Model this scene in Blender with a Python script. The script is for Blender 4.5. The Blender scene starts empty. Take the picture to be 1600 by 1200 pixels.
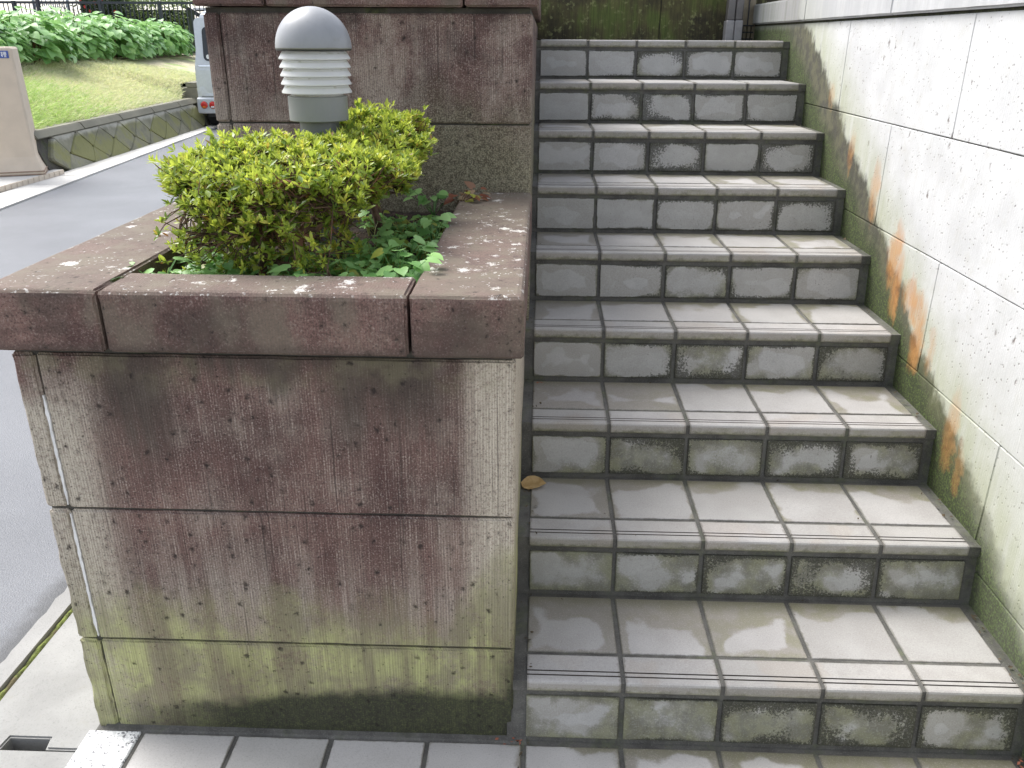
import bpy, bmesh, math, random
from math import radians as RAD, sin, cos, pi, sqrt
from mathutils import Vector, Matrix, noise as mnoise

S = bpy.context.scene
COL = S.collection

# ------------------------------------------------------------------ camera, sky, sun, exposure
cam = bpy.data.cameras.new('camera')
cam.sensor_fit = 'HORIZONTAL'; cam.sensor_width = 36.0; cam.lens = 29.296
cam.clip_start = 0.02; cam.clip_end = 2000
camo = bpy.data.objects.new('camera', cam); COL.objects.link(camo)
P_, Y_, R_ = -0.392288, 0.0324582, -0.0053722
Mz = Matrix.Rotation(Y_, 3, 'Z'); Mx = Matrix.Rotation(P_, 3, 'X'); My = Matrix.Rotation(R_, 3, 'Y')
RM = Mz @ Mx @ My
rt, fw, up = RM.col[0], RM.col[1], RM.col[2]
cm = Matrix((rt, up, -fw)).transposed().to_4x4()
cm.translation = Vector((0.007376, -1.39723, 1.41824))
camo.matrix_world = cm
S.camera = camo

SUN_EL, SUN_AZ = 54.0, -54.0            # azimuth from +Y towards +X
world = bpy.data.worlds.new('World'); S.world = world; world.use_nodes = True
wn = world.node_tree; wn.nodes.clear()
sky = wn.nodes.new('ShaderNodeTexSky'); sky.sky_type = 'NISHITA'; sky.sun_disc = False
sky.sun_elevation = RAD(SUN_EL); sky.sun_rotation = RAD(SUN_AZ)
sky.air_density = 1.0; sky.dust_density = 2.5; sky.ozone_density = 1.0
bw = wn.nodes.new('ShaderNodeRGBToBW'); mixw = wn.nodes.new('ShaderNodeMix'); mixw.data_type = 'RGBA'
mixw.inputs[0].default_value = 0.66     # overcast: the cloud layer greys the blue
bg = wn.nodes.new('ShaderNodeBackground'); bg.inputs['Strength'].default_value = 0.15
wo = wn.nodes.new('ShaderNodeOutputWorld')
wn.links.new(sky.outputs[0], bw.inputs[0]); wn.links.new(sky.outputs[0], mixw.inputs[6]); wn.links.new(bw.outputs[0], mixw.inputs[7])
wn.links.new(mixw.outputs[2], bg.inputs['Color']); wn.links.new(bg.outputs[0], wo.inputs[0])
sl = bpy.data.lights.new('sun', 'SUN'); sl.energy = 1.5; sl.angle = RAD(32); sl.color = (1.0, 0.985, 0.955)
so = bpy.data.objects.new('sun', sl); COL.objects.link(so)
sd = Vector((sin(RAD(SUN_AZ)) * cos(RAD(SUN_EL)), cos(RAD(SUN_AZ)) * cos(RAD(SUN_EL)), sin(RAD(SUN_EL))))
so.rotation_euler = (-sd).to_track_quat('-Z', 'Y').to_euler()
S.view_settings.view_transform = 'Standard'; S.view_settings.look = 'None'
S.view_settings.gamma = 1.0; S.view_settings.use_curve_mapping = False
S.view_settings.exposure = 1.48
S.render.engine = 'CYCLES'
S.cycles.max_bounces = 8; S.cycles.transparent_max_bounces = 8

# ------------------------------------------------------------------ helpers: objects
def link(o, parent=None):
    COL.objects.link(o)
    if parent is not None: o.parent = parent
    return o
def obj(name, bm, mat, parent=None, smooth=False, loc=None, rot=None):
    me = bpy.data.meshes.new(name)
    bm.normal_update(); bm.to_mesh(me); bm.free()
    for m in (mat if isinstance(mat, (list, tuple)) else [mat]): me.materials.append(m)
    if smooth:
        for p in me.polygons: p.use_smooth = True
    o = bpy.data.objects.new(name, me)
    if loc is not None: o.location = loc
    if rot is not None: o.rotation_euler = rot
    return link(o, parent)
def inst(o, parent=None, loc=None, rot=None, scale=None):
    c = o.copy(); COL.objects.link(c)
    c.parent = parent
    if loc is not None: c.location = loc
    if rot is not None: c.rotation_euler = rot
    if scale is not None: c.scale = scale
    return c
def tag(o, label=None, cat=None, group=None, kind=None):
    if label: o['label'] = label
    if cat: o['category'] = cat
    if group: o['group'] = group
    if kind: o['kind'] = kind
    return o
def thing(name, label, cat, loc=(0, 0, 0), rot=(0, 0, 0), group=None):
    o = bpy.data.objects.new(name, None); o.empty_display_size = .05
    o.location = loc; o.rotation_euler = rot
    link(o); return tag(o, label, cat, group)
def box(bm, x0, x1, y0, y1, z0, z1, mi=0):
    v = [bm.verts.new(p) for p in ((x0, y0, z0), (x1, y0, z0), (x1, y1, z0), (x0, y1, z0), (x0, y0, z1), (x1, y0, z1), (x1, y1, z1), (x0, y1, z1))]
    for f in ((3, 2, 1, 0), (4, 5, 6, 7), (0, 1, 5, 4), (1, 2, 6, 5), (2, 3, 7, 6), (3, 0, 4, 7)):
        bm.faces.new([v[i] for i in f]).material_index = mi
    return v
def bbox_bm(x0, x1, y0, y1, z0, z1, bev=0, seg=1):
    bm = bmesh.new(); box(bm, x0, x1, y0, y1, z0, z1)
    if bev: bmesh.ops.bevel(bm, geom=bm.edges[:], offset=bev, segments=seg, affect='EDGES', profile=.5)
    return bm
def prism(bm, pts, a, b, axis='x', mis=None):
    """extrude a closed polygon (2-D points, counter-clockwise) from a to b along axis"""
    def P(p, t): return {'x': (t, p[0], p[1]), 'y': (p[0], t, p[1]), 'z': (p[0], p[1], t)}[axis]
    A = [bm.verts.new(P(p, a)) for p in pts]; B = [bm.verts.new(P(p, b)) for p in pts]
    n = len(pts)
    fs = [bm.faces.new(A), bm.faces.new(B[::-1])]
    for i in range(n):
        f = bm.faces.new((A[i], B[i], B[(i + 1) % n], A[(i + 1) % n])); fs.append(f)
        if mis: f.material_index = mis.get(i, 0)
    bmesh.ops.recalc_face_normals(bm, faces=fs)
    return fs
def lathe(bm, prof, n=40, c=(0, 0, 0), mi=0):
    """revolve (r, z) points about z; r = 0 closes with a pole"""
    rings = []
    for r, z in prof:
        if r < 1e-6: rings.append([bm.verts.new((c[0], c[1], c[2] + z))])
        else: rings.append([bm.verts.new((c[0] + r * cos(2 * pi * k / n), c[1] + r * sin(2 * pi * k / n), c[2] + z)) for k in range(n)])
    for a, b in zip(rings[:-1], rings[1:]):
        for k in range(n):
            k2 = (k + 1) % n
            if len(a) == 1 and len(b) == 1: continue
            if len(a) == 1: f = bm.faces.new((a[0], b[k2], b[k]))
            elif len(b) == 1: f = bm.faces.new((a[k], a[k2], b[0]))
            else: f = bm.faces.new((a[k], a[k2], b[k2], b[k]))
            f.material_index = mi
def tube(bm, pts, radii, n=5, mi=0, cap=True):
    pts = [Vector(p) for p in pts]; rings = []
    for i, p in enumerate(pts):
        d = (pts[min(i + 1, len(pts) - 1)] - pts[max(i - 1, 0)]).normalized()
        a = d.orthogonal().normalized() if i == 0 else (pa - d * pa.dot(d)).normalized()
        pa = a; b = d.cross(a)
        r = radii[i] if isinstance(radii, (list, tuple)) else radii
        rings.append([bm.verts.new(p + (a * cos(2 * pi * k / n) + b * sin(2 * pi * k / n)) * r) for k in range(n)])
    for A, B in zip(rings[:-1], rings[1:]):
        for k in range(n):
            bm.faces.new((A[k], A[(k + 1) % n], B[(k + 1) % n], B[k])).material_index = mi
    if cap and n > 2:
        bm.faces.new(rings[0][::-1]).material_index = mi; bm.faces.new(rings[-1]).material_index = mi
def rough_block(x0, x1, y0, y1, z0, z1, bev=.004, step=.05, amp=.0012, seed=0, front_bev=None):
    """a sawn stone block: bevelled, cut into a grid and slightly uneven"""
    bm = bmesh.new(); box(bm, x0, x1, y0, y1, z0, z1)
    if front_bev:
        es = [e for e in bm.edges if front_bev(e)]
        bmesh.ops.bevel(bm, geom=es, offset=.013, segments=3, affect='EDGES', profile=.5)
    for ax in range(3):
        lo, hi = (x0, y0, z0)[ax], (x1, y1, z1)[ax]
        k = int((hi - lo) / step)
        no = Vector((0, 0, 0)); no[ax] = 1
        cuts = [lo + (hi - lo) * (i + 1) / (k + 1) for i in range(k)]
        if hi - lo > .03: cuts += [lo + bev, hi - bev]
        for c in cuts:
            co = Vector((0, 0, 0)); co[ax] = c
            bmesh.ops.bisect_plane(bm, geom=bm.verts[:] + bm.edges[:] + bm.faces[:], plane_co=co, plane_no=no)
    ctr = Vector(((x0 + x1) / 2, (y0 + y1) / 2, (z0 + z1) / 2))
    for v in bm.verts:
        k = 0
        d = Vector((0, 0, 0))
        for ax in range(3):
            if abs(v.co[ax] - (x0, y0, z0)[ax]) < 1e-5: d[ax] = 1; k += 1
            elif abs(v.co[ax] - (x1, y1, z1)[ax]) < 1e-5: d[ax] = -1; k += 1
        q = v.co * 31 + Vector((seed * 7.3, seed * 3.1, 0))
        if k >= 2: v.co += d * bev * (.45 + .9 * abs(mnoise.noise(q * 1.7)))
        v.co += Vector((mnoise.noise(q), mnoise.noise(q + Vector((9, 0, 0))), mnoise.noise(q + Vector((0, 9, 0))))) * amp
    return bm

# ------------------------------------------------------------------ helpers: materials
class G:
    """a small wrapper for building shader graphs"""
    def __init__(self, name):
        self.m = bpy.data.materials.new(name); self.m.use_nodes = True
        self.t = self.m.node_tree; self.t.nodes.clear()
        self.out = self.t.nodes.new('ShaderNodeOutputMaterial')
    def set(self, sock, v):
        if isinstance(v, bpy.types.NodeSocket): self.t.links.new(v, sock)
        elif isinstance(v, (tuple, list)):
            sock.default_value = (*v, 1.0) if (len(v) == 3 and sock.type == 'RGBA') else v
        else: sock.default_value = v
    def n(self, typ, ins=None, **props):
        nd = self.t.nodes.new('ShaderNode' + typ)
        for k, v in props.items(): setattr(nd, k, v)
        for k, v in (ins or {}).items(): self.set(nd.inputs[k], v)
        return nd
    def ma(self, op, a, b=0.0, c=0.0, clamp=False):
        return self.n('Math', {0: a, 1: b, 2: c}, operation=op, use_clamp=clamp).outputs[0]
    def add(self, a, b): return self.ma('ADD', a, b)
    def sub(self, a, b): return self.ma('SUBTRACT', a, b)
    def mul(self, a, b): return self.ma('MULTIPLY', a, b)
    def mn(self, a, b): return self.ma('MINIMUM', a, b)
    def mx(self, a, b): return self.ma('MAXIMUM', a, b)
    def ab(self, a): return self.ma('ABSOLUTE', a)
    def ss(self, x, a, b, lo=0.0, hi=1.0):
        """smoothstep from a to b (a may exceed b)"""
        return self.n('MapRange', {0: x, 1: a, 2: b, 3: lo, 4: hi}, interpolation_type='SMOOTHSTEP').outputs[0]
    def mix(self, f, a, b, bt='MIX'):
        nd = self.n('Mix', data_type='RGBA', blend_type=bt)
        self.set(nd.inputs[0], f); self.set(nd.inputs[6], a); self.set(nd.inputs[7], b)
        return nd.outputs[2]
    def sep(self, v): return self.n('SeparateXYZ', {0: v}).outputs
    def com(self, x, y, z): return self.n('CombineXYZ', {0: x, 1: y, 2: z}).outputs[0]
    def vadd(self, a, b): return self.n('VectorMath', {0: a, 1: b}, operation='ADD').outputs[0]
    def vmul(self, a, b): return self.n('VectorMath', {0: a, 1: b}, operation='MULTIPLY').outputs[0]
    def noise(self, v, sc, det=4.0, rough=.55, dist=0.0):
        return self.n('TexNoise', {'Vector': v, 'Scale': sc, 'Detail': det, 'Roughness': rough, 'Distortion': dist}).outputs[0]
    def vor(self, v, sc, out='Distance', rnd=1.0):
        return self.n('TexVoronoi', {'Vector': v, 'Scale': sc, 'Randomness': rnd}).outputs[out]
    def pos(self): return self.n('NewGeometry').outputs['Position']
    def nor(self): return self.n('NewGeometry').outputs['True Normal']
    def objc(self): return self.n('TexCoord').outputs['Object']
    def rnd(self): return self.n('ObjectInfo').outputs['Random']
    def attr(self, a, o='Fac'): return self.n('Attribute', attribute_name=a).outputs[o]
    def bump(self, h, s=.5, d=.002, prev=None):
        ins = {'Height': h, 'Strength': s, 'Distance': d}
        if prev is not None: ins['Normal'] = prev
        return self.n('Bump', ins).outputs[0]
    def end(self, col, rough=.8, bump=None, spec=.5, metal=0.0, extra=None):
        ins = {'Base Color': col, 'Roughness': rough, 'Specular IOR Level': spec, 'Metallic': metal}
        if bump is not None: ins['Normal'] = bump
        ins.update(extra or {})
        p = self.n('BsdfPrincipled', ins)
        self.t.links.new(p.outputs[0], self.out.inputs[0])
        return self.m
    def leaf(self, col, trans, rough=.42, bump=None, spec=.5, f=.35):
        ins = {'Base Color': col, 'Roughness': rough, 'Specular IOR Level': spec}
        if bump is not None: ins['Normal'] = bump
        p = self.n('BsdfPrincipled', ins); t = self.n('BsdfTranslucent', {'Color': trans})
        mx = self.n('MixShader', {0: f, 1: p.outputs[0], 2: t.outputs[0]})
        self.t.links.new(mx.outputs[0], self.out.inputs[0]); return self.m

def plain(name, col, rough=.6, metal=0.0, var=.12, sc=30, spec=.5):
    g = G(name); p = g.objc()
    n1 = g.noise(p, sc, 5)
    c = g.mix(g.ss(n1, .3, .7), [x * (1 - var) for x in col], [min(1, x * (1 + var)) for x in col])
    return g.end(c, rough, g.bump(n1, .15, .002), spec, metal)

def stone_mat(name, kind):
    """reddish comb-finished tuff; kind: wall, tier, cap_front, cap_side"""
    g = G(name); p = g.pos(); x, y, z = g.sep(p)
    u = g.add(x, y)
    blot = g.noise(p, 4.5, 7, .6)
    blot2 = g.noise(g.vadd(p, (7, 3, 1)), 13, 5, .6)
    fine = g.noise(p, 260, 3, .7)
    grain = g.noise(p, 90, 3, .65)
    streak = g.noise(g.com(g.mul(u, 16), 0, g.mul(z, 1.3)), 1, 5, .62)
    if kind == 'cap_front': gv = g.com(g.mul(g.add(x, g.mul(y, .25)), 250), g.mul(y, 9), g.mul(z, 60))
    elif kind == 'cap_side': gv = g.com(g.mul(x, 7), g.mul(y, 250), g.mul(z, 60))
    else: gv = g.com(g.mul(u, 270), 0, g.mul(z, 7))
    gx_ = {'cap_front': x, 'cap_side': y}.get(kind, u)
    wob = g.add(g.mul(g.sub(g.noise(g.com(g.mul(u, 30), 0, g.mul(z, 2)), 1, 3), .5), .010), g.mul(g.sub(grain, .5), .0030))
    wave = g.add(.5, g.mul(.5, g.ma('SINE', g.mul(g.add(gx_, wob), 2 * pi / .0053))))
    groove = g.add(g.mul(wave, .20), g.mul(g.noise(gv, 1, 3, .65), .80))
    wide = g.noise(g.com(g.mul(u, 70), 0, g.mul(z, 3)), 1, 3, .6)
    red = g.mix(g.ss(blot, .3, .72), (.090, .046, .042), (.240, .143, .119))
    col = g.mix(g.mul(g.ss(blot2, .45, .75), .5), red, (.225, .165, .135))
    nz = g.sub(blot2, .5); nb = g.sub(blot, .5)
    xx = g.add(x, g.mul(g.sub(streak, .5), .12))
    if kind in ('wall', 'tier'):
        # pale bare stripes at the two ends and streaks between
        pale = g.mul(g.ss(g.add(g.mul(streak, .4), g.mul(g.noise(g.vadd(p, (1, 7, 2)), 7, 6, .65), .6)), .46, .66), .42)
        if kind == 'wall':
            eR = g.mul(g.ss(xx, -.155, -.075), g.ss(g.add(z, g.mul(nz, .15)), .20, .42))
            eL = g.mul(g.ss(xx, -.78, -.90), g.ss(g.add(z, g.mul(nb, .3)), .87, .74))
            pe = g.mul(g.mx(eR, eL), g.ss(grain, .30, .55, .45, 1.0)); pale = g.mx(pale, pe)
            pale = g.mx(pale, g.mul(g.ss(g.add(z, g.mul(nb, .3)), .54, .34), g.ss(streak, .38, .62, 0, .55)))
        else:
            pe = 0.0; pale = g.mul(pale, 1.35)
            pale = g.mx(pale, g.mul(g.ss(xx, -.70, -.92), g.ss(z, 1.42, 1.15, 0, .8)))
            pale = g.mx(pale, g.mul(g.ss(blot, .50, .66), .55))
        col = g.mix(pale, col, (.50, .44, .36)); col = g.mix(g.mul(pe, .55), col, (.66, .59, .47))
        # comb finish: pale ridges, dark grooves
        comb = g.ss(g.add(g.mul(groove, .8), g.mul(wide, .2)), .33, .67)
        col = g.mix(g.mul(g.sub(1.0, comb), .40), col, (.045, .032, .028))
        col = g.mix(g.mul(g.ss(g.mul(comb, g.add(fine, .1)), .42, .8), g.ss(blot2, .35, .6, .22, .5)), col, (.55, .49, .42))
    else:
        comb = g.ss(groove, .34, .66)
        col = g.mix(g.mul(g.sub(1.0, comb), .30), col, (.05, .036, .03))
        col = g.mix(g.mul(g.ss(fine, .5, .8), .35), col, (.45, .37, .32))
    col = g.mix(g.mul(g.ss(fine, .48, .34), .58), col, (.035, .026, .023))
    col = g.mix(g.mul(g.ss(fine, .54, .68), .50 if kind in ('wall', 'tier') else .22), col, (.47, .415, .365))
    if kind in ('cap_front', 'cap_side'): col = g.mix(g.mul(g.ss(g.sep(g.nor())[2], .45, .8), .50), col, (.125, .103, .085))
    if kind in ('wall', 'tier'):
        cut = g.ss(g.noise(g.com(g.mul(g.add(u, g.mul(wob, .4)), 150), 0, g.mul(z, 2.5)), 1, 1, .5), .35, .27)
        col = g.mix(g.mul(cut, .6), col, (.038, .028, .025))
    # small dark pits of the tuff, ragged and clustered
    wrp = g.com(g.sub(g.noise(p, 120, 3, .7), .5), g.sub(g.noise(g.vadd(p, (5, 5, 5)), 120, 3, .7), .5), g.sub(grain, .5))
    pw = g.vadd(p, g.vmul(wrp, (.020, .020, .020)))
    many = g.noise(g.vadd(p, (9, 2, 4)), 5.2, 3, .5)
    lift = g.mul(g.sub(many, .5), 1.5)
    if kind == 'wall': lift = g.add(lift, g.mul(g.ss(g.ab(g.sub(z, .43)), .26, .08), .09))
    cell = g.n('TexVoronoi', {'Vector': g.vmul(pw, (1, 1, .85)), 'Scale': 52.0})
    pk = g.sep(cell.outputs['Color'])
    pit = g.mul(g.ss(cell.outputs['Distance'], g.add(.10, g.mul(pk[1], .24)), .04), g.ss(g.add(pk[0], lift), .60, .68))
    halo_ = g.mul(g.ss(cell.outputs['Distance'], .55, .1), g.ss(g.add(pk[0], lift), .66, .78))
    cell2 = g.n('TexVoronoi', {'Vector': g.vadd(p, g.vmul(wrp, (.010, .010, .010))), 'Scale': 135.0})
    pk2 = g.sep(cell2.outputs['Color'])
    pit2 = g.mul(g.ss(cell2.outputs['Distance'], g.add(.12, g.mul(pk2[1], .22)), .06), g.ss(g.add(pk2[0], lift), .70, .78))
    pits = g.mx(pit, g.mul(pit2, .75))
    col = g.mix(g.mul(halo_, .35), col, (.05, .036, .03))
    if kind == 'wall':
        # soot runs below the capping, moss rising from the foot
        def run(cx, w, zlo, ztop):
            a = g.ss(g.ab(g.sub(xx, cx)), w, w * .35)
            return g.mul(a, g.ss(g.add(z, g.mul(g.sub(streak, .5), .30)), zlo, ztop))
        runs = g.mx(g.mx(run(-.74, .10, .60, .80), run(-.27, .17, .66, .84)), run(-.50, .30, .80, .88))
        col = g.mix(g.mul(runs, .78), col, (.058, .047, .038))
        topg = g.mul(g.ss(g.add(z, g.mul(nz, .12)), .80, .87), g.ss(blot2, .40, .62))
        col = g.mix(g.mul(topg, .42), col, (.19, .175, .105))
        zz = g.sub(g.add(z, g.add(g.mul(nb, .30), g.mul(g.sub(streak, .5), .26))), g.mul(g.ss(x, -.20, -.04), .14))
        gm = g.mul(g.ss(zz, .385, .245), g.ss(g.add(grain, g.mul(nz, .8)), .25, .55, .45, 1.0))
        lft = g.ss(x, -.78, -.96, 0, .5)
        gm = g.mx(gm, g.mul(lft, g.ss(z, .5, .25)))
        gp_ = g.mul(g.ss(streak, .34, .60), g.ss(g.noise(g.vadd(p, (6, 6, 6)), 8, 5, .65), .36, .62))
        col = g.mix(g.mul(gm, .82), col, g.mix(g.mul(g.sub(1.0, comb), .35), g.mix(gp_, (.265, .245, .150), (.510, .530, .220)), (.12, .11, .06)))
        brn = g.mul(g.ss(g.ab(g.sub(xx, -.60)), .075, .02), g.ss(z, .30, .16))
        col = g.mix(g.mul(brn, .38), col, (.095, .070, .050))
        edge = g.add(.062, g.mul(g.ss(x, -.75, -.50), .045))
        dz = g.sub(g.add(z, g.add(g.mul(nz, .05), g.mul(nb, .10))), edge)
        dk = g.mul(g.ss(dz, .028, -.018), g.ss(x, -.93, -.62, .25, 1.0))
        dk = g.mx(dk, g.mul(g.ss(g.add(xx, g.mul(nb, .12)), -.085, -.04), g.ss(z, .30, .10)))
        col = g.mix(g.mul(dk, .92), col, g.mix(g.ss(g.add(g.mul(grain, .4), g.mul(fine, .6)), .46, .70), (.026, .028, .019), (.085, .100, .040)))
    elif kind == 'tier':
        zz = g.add(z, g.add(g.mul(nb, .35), g.mul(nz, .1)))
        ol = g.mul(g.ss(zz, 1.34, 1.10), g.ss(x, -.75, -.35, .35, 1.0))
        col = g.mix(g.mul(ol, .78), col, g.mix(g.ss(g.add(g.mul(grain, .35), g.mul(fine, .65)), .42, .60), (.085, .080, .048), (.29, .275, .180)))
        dk = g.mul(g.ss(blot, .56, .38), g.ss(zz, 1.20, 1.40))
        col = g.mix(g.mul(dk, .35), col, (.05, .035, .032))
    else:
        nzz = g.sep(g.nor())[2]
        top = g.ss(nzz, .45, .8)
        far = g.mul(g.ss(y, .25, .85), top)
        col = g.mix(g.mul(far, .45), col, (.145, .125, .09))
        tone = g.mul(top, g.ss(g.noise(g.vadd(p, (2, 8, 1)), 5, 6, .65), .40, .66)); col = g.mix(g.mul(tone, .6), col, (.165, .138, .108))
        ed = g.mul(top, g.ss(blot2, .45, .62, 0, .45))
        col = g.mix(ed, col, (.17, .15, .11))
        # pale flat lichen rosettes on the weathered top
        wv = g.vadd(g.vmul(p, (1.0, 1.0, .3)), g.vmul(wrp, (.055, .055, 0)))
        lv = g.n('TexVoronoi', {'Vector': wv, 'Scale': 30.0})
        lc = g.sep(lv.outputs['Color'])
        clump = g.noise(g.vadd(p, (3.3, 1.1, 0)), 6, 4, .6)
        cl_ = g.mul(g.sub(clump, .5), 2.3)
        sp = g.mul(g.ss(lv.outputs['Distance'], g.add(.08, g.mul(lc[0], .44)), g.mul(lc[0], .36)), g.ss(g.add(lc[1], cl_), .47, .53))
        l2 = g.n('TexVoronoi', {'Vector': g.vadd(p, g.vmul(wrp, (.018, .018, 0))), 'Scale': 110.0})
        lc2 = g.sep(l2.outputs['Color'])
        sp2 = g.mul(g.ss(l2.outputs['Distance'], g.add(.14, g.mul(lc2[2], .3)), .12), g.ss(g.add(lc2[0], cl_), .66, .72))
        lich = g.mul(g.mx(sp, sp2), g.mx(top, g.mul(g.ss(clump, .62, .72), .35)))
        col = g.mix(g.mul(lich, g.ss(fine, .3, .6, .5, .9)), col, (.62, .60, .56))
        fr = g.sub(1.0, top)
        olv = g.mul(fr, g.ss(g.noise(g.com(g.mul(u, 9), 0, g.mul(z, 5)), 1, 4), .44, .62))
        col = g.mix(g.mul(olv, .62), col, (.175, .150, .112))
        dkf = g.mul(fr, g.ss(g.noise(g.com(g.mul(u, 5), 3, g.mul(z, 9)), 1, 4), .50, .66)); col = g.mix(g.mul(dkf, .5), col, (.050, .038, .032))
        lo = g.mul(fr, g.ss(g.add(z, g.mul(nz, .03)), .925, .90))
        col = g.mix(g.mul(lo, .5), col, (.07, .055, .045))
    col = g.mix(g.mul(pits, .82), col, (.022, .016, .014))
    b = g.bump(g.sub(g.mul(groove, .7), g.mul(pits, 1.0)), .75 if kind in ('wall', 'tier') else .5, .0030)
    b = g.bump(g.add(grain, g.mul(fine, .4)), .5, .0022, b)
    return g.end(col, .88, b, .35)

def tile_mat(name, kind):
    """wet stone-look stair tile: riser, tread, nosing or floor; grime keeps to the joints"""
    g = G(name); o = g.objc(); ox, oy, oz = g.sep(o); R = g.rnd(); p = g.pos(); wx, wy, wz = g.sep(p)
    q = g.vadd(o, g.com(g.mul(R, 37), g.mul(R, 91), g.mul(R, 17)))
    nA = g.noise(q, 14, 5, .6); nB = g.noise(q, 55, 4, .65); nC = g.noise(q, 320, 2, .6); nL = g.noise(q, 6, 2, .5)
    R2 = g.ma('FRACT', g.mul(R, 7.31)); R3 = g.ma('FRACT', g.mul(R, 23.7))
    speck = g.vor(q, 75)
    if kind == 'riser':
        ex = g.sub(.1, g.ab(ox)); ez = g.sub(.0525, g.ab(oz)); e = g.mn(ex, ez)
        run = g.noise(g.com(g.mul(g.add(ox, g.mul(R, 31)), 130), g.mul(R, 9), g.mul(oz, 16)), 1, 4, .65)
        col0 = g.mix(g.ss(nA, .35, .65), (.370, .364, .350), (.415, .409, .395))
        colx = g.ss(wx, .14, .30, .15, 1.0)                      # the column under the planter's lip stays cleaner
        mid = g.mul(g.ss(g.ab(g.sub(wx, .62)), .55, .1, .55, 1.0), colx)
        A = g.mul(mid, g.ss(R2, .0, 1.0, .45, 1.35))
        low = g.ss(wz, .55, .15, 0, .55)
        eh = g.ma('DIVIDE', g.mul(ex, ez), g.add(g.add(ex, ez), .0001))      # smallest in the corners
        nQ = g.noise(q, 9, 3, .5); nP = g.noise(g.vadd(q, (3, 0, 6)), 24, 4, .6); nF = g.noise(q, 170, 4, .75)
        nW = g.noise(g.vadd(q, (8, 1, 2)), 8.5, 2, .45); nV = g.noise(g.vadd(q, (1, 5, 9)), 11, 2, .5)
        # damp rim with a crisp outline
        halo = g.mul(g.ss(g.add(e, g.mul(g.sub(nQ, .5), .15)), .034, .026), g.ss(R3, .1, .5, .25, 1.0))
        col = g.mix(g.mul(halo, .40), col0, (.235, .220, .180))
        # soft olive algae, widest near the foot of the stairs
        nFc = g.ss(nF, .36, .64); upr = g.ss(wz, .45, .95, 1.0, .30)
        lamO = g.mul(g.add(g.mul(A, upr), g.mul(low, 1.6)), g.ss(nV, .36, .66, .006, .060))
        dO = g.ss(g.add(g.mul(eh, .8), g.mul(g.sub(nP, .5), .012)), lamO, 0)
        g1 = g.mul(dO, g.ss(g.add(nFc, dO), .45, 1.15, .25, 1.0))
        col = g.mix(g.mul(g1, .80), col, g.mix(g.ss(nP, .40, .62), (.105, .102, .060), (.180, .182, .088)))
        # black crust creeping out of the joints, broken up by fine grain
        lamB = g.mul(A, g.ss(nW, .36, .68, .007, .034))
        dB = g.ss(eh, lamB, 0)
        g2 = g.ss(g.add(g.add(dB, g.mul(g.sub(nFc, .5), .75)), g.mul(g.sub(run, .5), .9)), .36, .60)
        foot = g.mul(g.ss(g.add(g.add(oz, .0525), g.mul(g.sub(nF, .5), .020)), g.mul(nP, .020), .001), g.ss(nV, .44, .58))
        g2 = g.mul(g.mx(g2, g.mul(foot, mid)), g.ss(A, .05, .3))
        col = g.mix(g.mul(g2, .86), col, g.mix(g.ss(nF, .45, .7), (.022, .022, .016), (.060, .060, .040)))
        rough = g.ss(g1, 0, 1, .42, .75)
    elif kind == 'nosing':
        col0 = g.mix(g.ss(nA, .35, .65), (.350, .334, .318), (.398, .383, .367))
        st = g.mul(g.ss(nL, .52, .58), g.ss(R2, .3, .6))
        col = g.mix(g.mul(st, .42), col0, (.36, .315, .27))
        fr = g.ss(oz, -.004, -.010)                               # the lip
        lowe = g.ss(g.add(oz, g.mul(g.sub(nB, .5), .026)), -.012, -.026)
        cl = g.mul(g.ss(nA, .44, .60), g.ss(wx, .05, .35, .2, 1.0))
        gr = g.mul(fr, g.mx(g.mul(lowe, g.ss(nA, .30, .55, .3, 1.0)), g.mul(cl, .55)))
        col = g.mix(g.mul(fr, .40), col, (.30, .275, .235))
        col = g.mix(g.mul(gr, .75), col, g.mix(g.ss(nB, .4, .6), (.105, .105, .05), (.21, .21, .10)))
        e = g.mn(g.sub(.1, g.ab(ox)), g.sub(.086, oy))
        col = g.mix(g.mul(g.ss(g.add(e, g.mul(g.sub(nB, .5), .014)), .006, .001), .6), col, (.15, .135, .11))
        rough = g.ss(nB, .3, .7, .34, .52)
    else:
        hy = .1
        ex = g.sub(.1, g.ab(ox)); back = g.sub(hy, oy); fr = g.add(oy, hy)
        nG = g.noise(q, 7.5, 3, .45); nH = g.noise(g.vadd(q, (4, 4, 4)), 26, 4, .6); nI = g.noise(q, 170, 3, .7)
        if kind == 'tread':
            e = g.mn(g.add(g.mul(ex, 1.2), g.ss(R, .1, .9, .01, .05)), g.mn(g.mul(back, .62), g.add(fr, g.ss(R2, .1, .7, .015, .06))))
            thr = g.ss(R3, 0, 1, .015, .062)
        else:
            e = g.mn(ex, g.mn(back, fr)); thr = g.ss(wx, -.5, .7, -.03, .045)
        dd = g.add(g.add(g.sub(e, thr), g.mul(g.sub(nG, .5), .15)), g.add(g.mul(g.sub(nH, .5), .030), g.mul(g.sub(nI, .5), .010)))
        clean = g.ss(dd, -.007, .009)
        c0 = g.mix(g.ss(nL, .35, .65), (.345, .330, .316), (.400, .387, .374)) if kind == 'tread' else g.mix(g.ss(nL, .35, .65), (.425, .408, .390), (.490, .473, .455))
        greenish = g.ss(wx, .1, .7)
        d0 = g.mix(g.ss(nH, .35, .62), (.270, .250, .220), g.mix(greenish, (.255, .236, .205), (.225, .216, .155)))
        d0 = g.mix(g.mul(g.ss(g.add(back, g.mul(g.sub(nA, .5), .08)), .05, .0), .6), d0, (.175, .165, .095))
        col = g.mix(clean, d0, c0)
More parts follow.
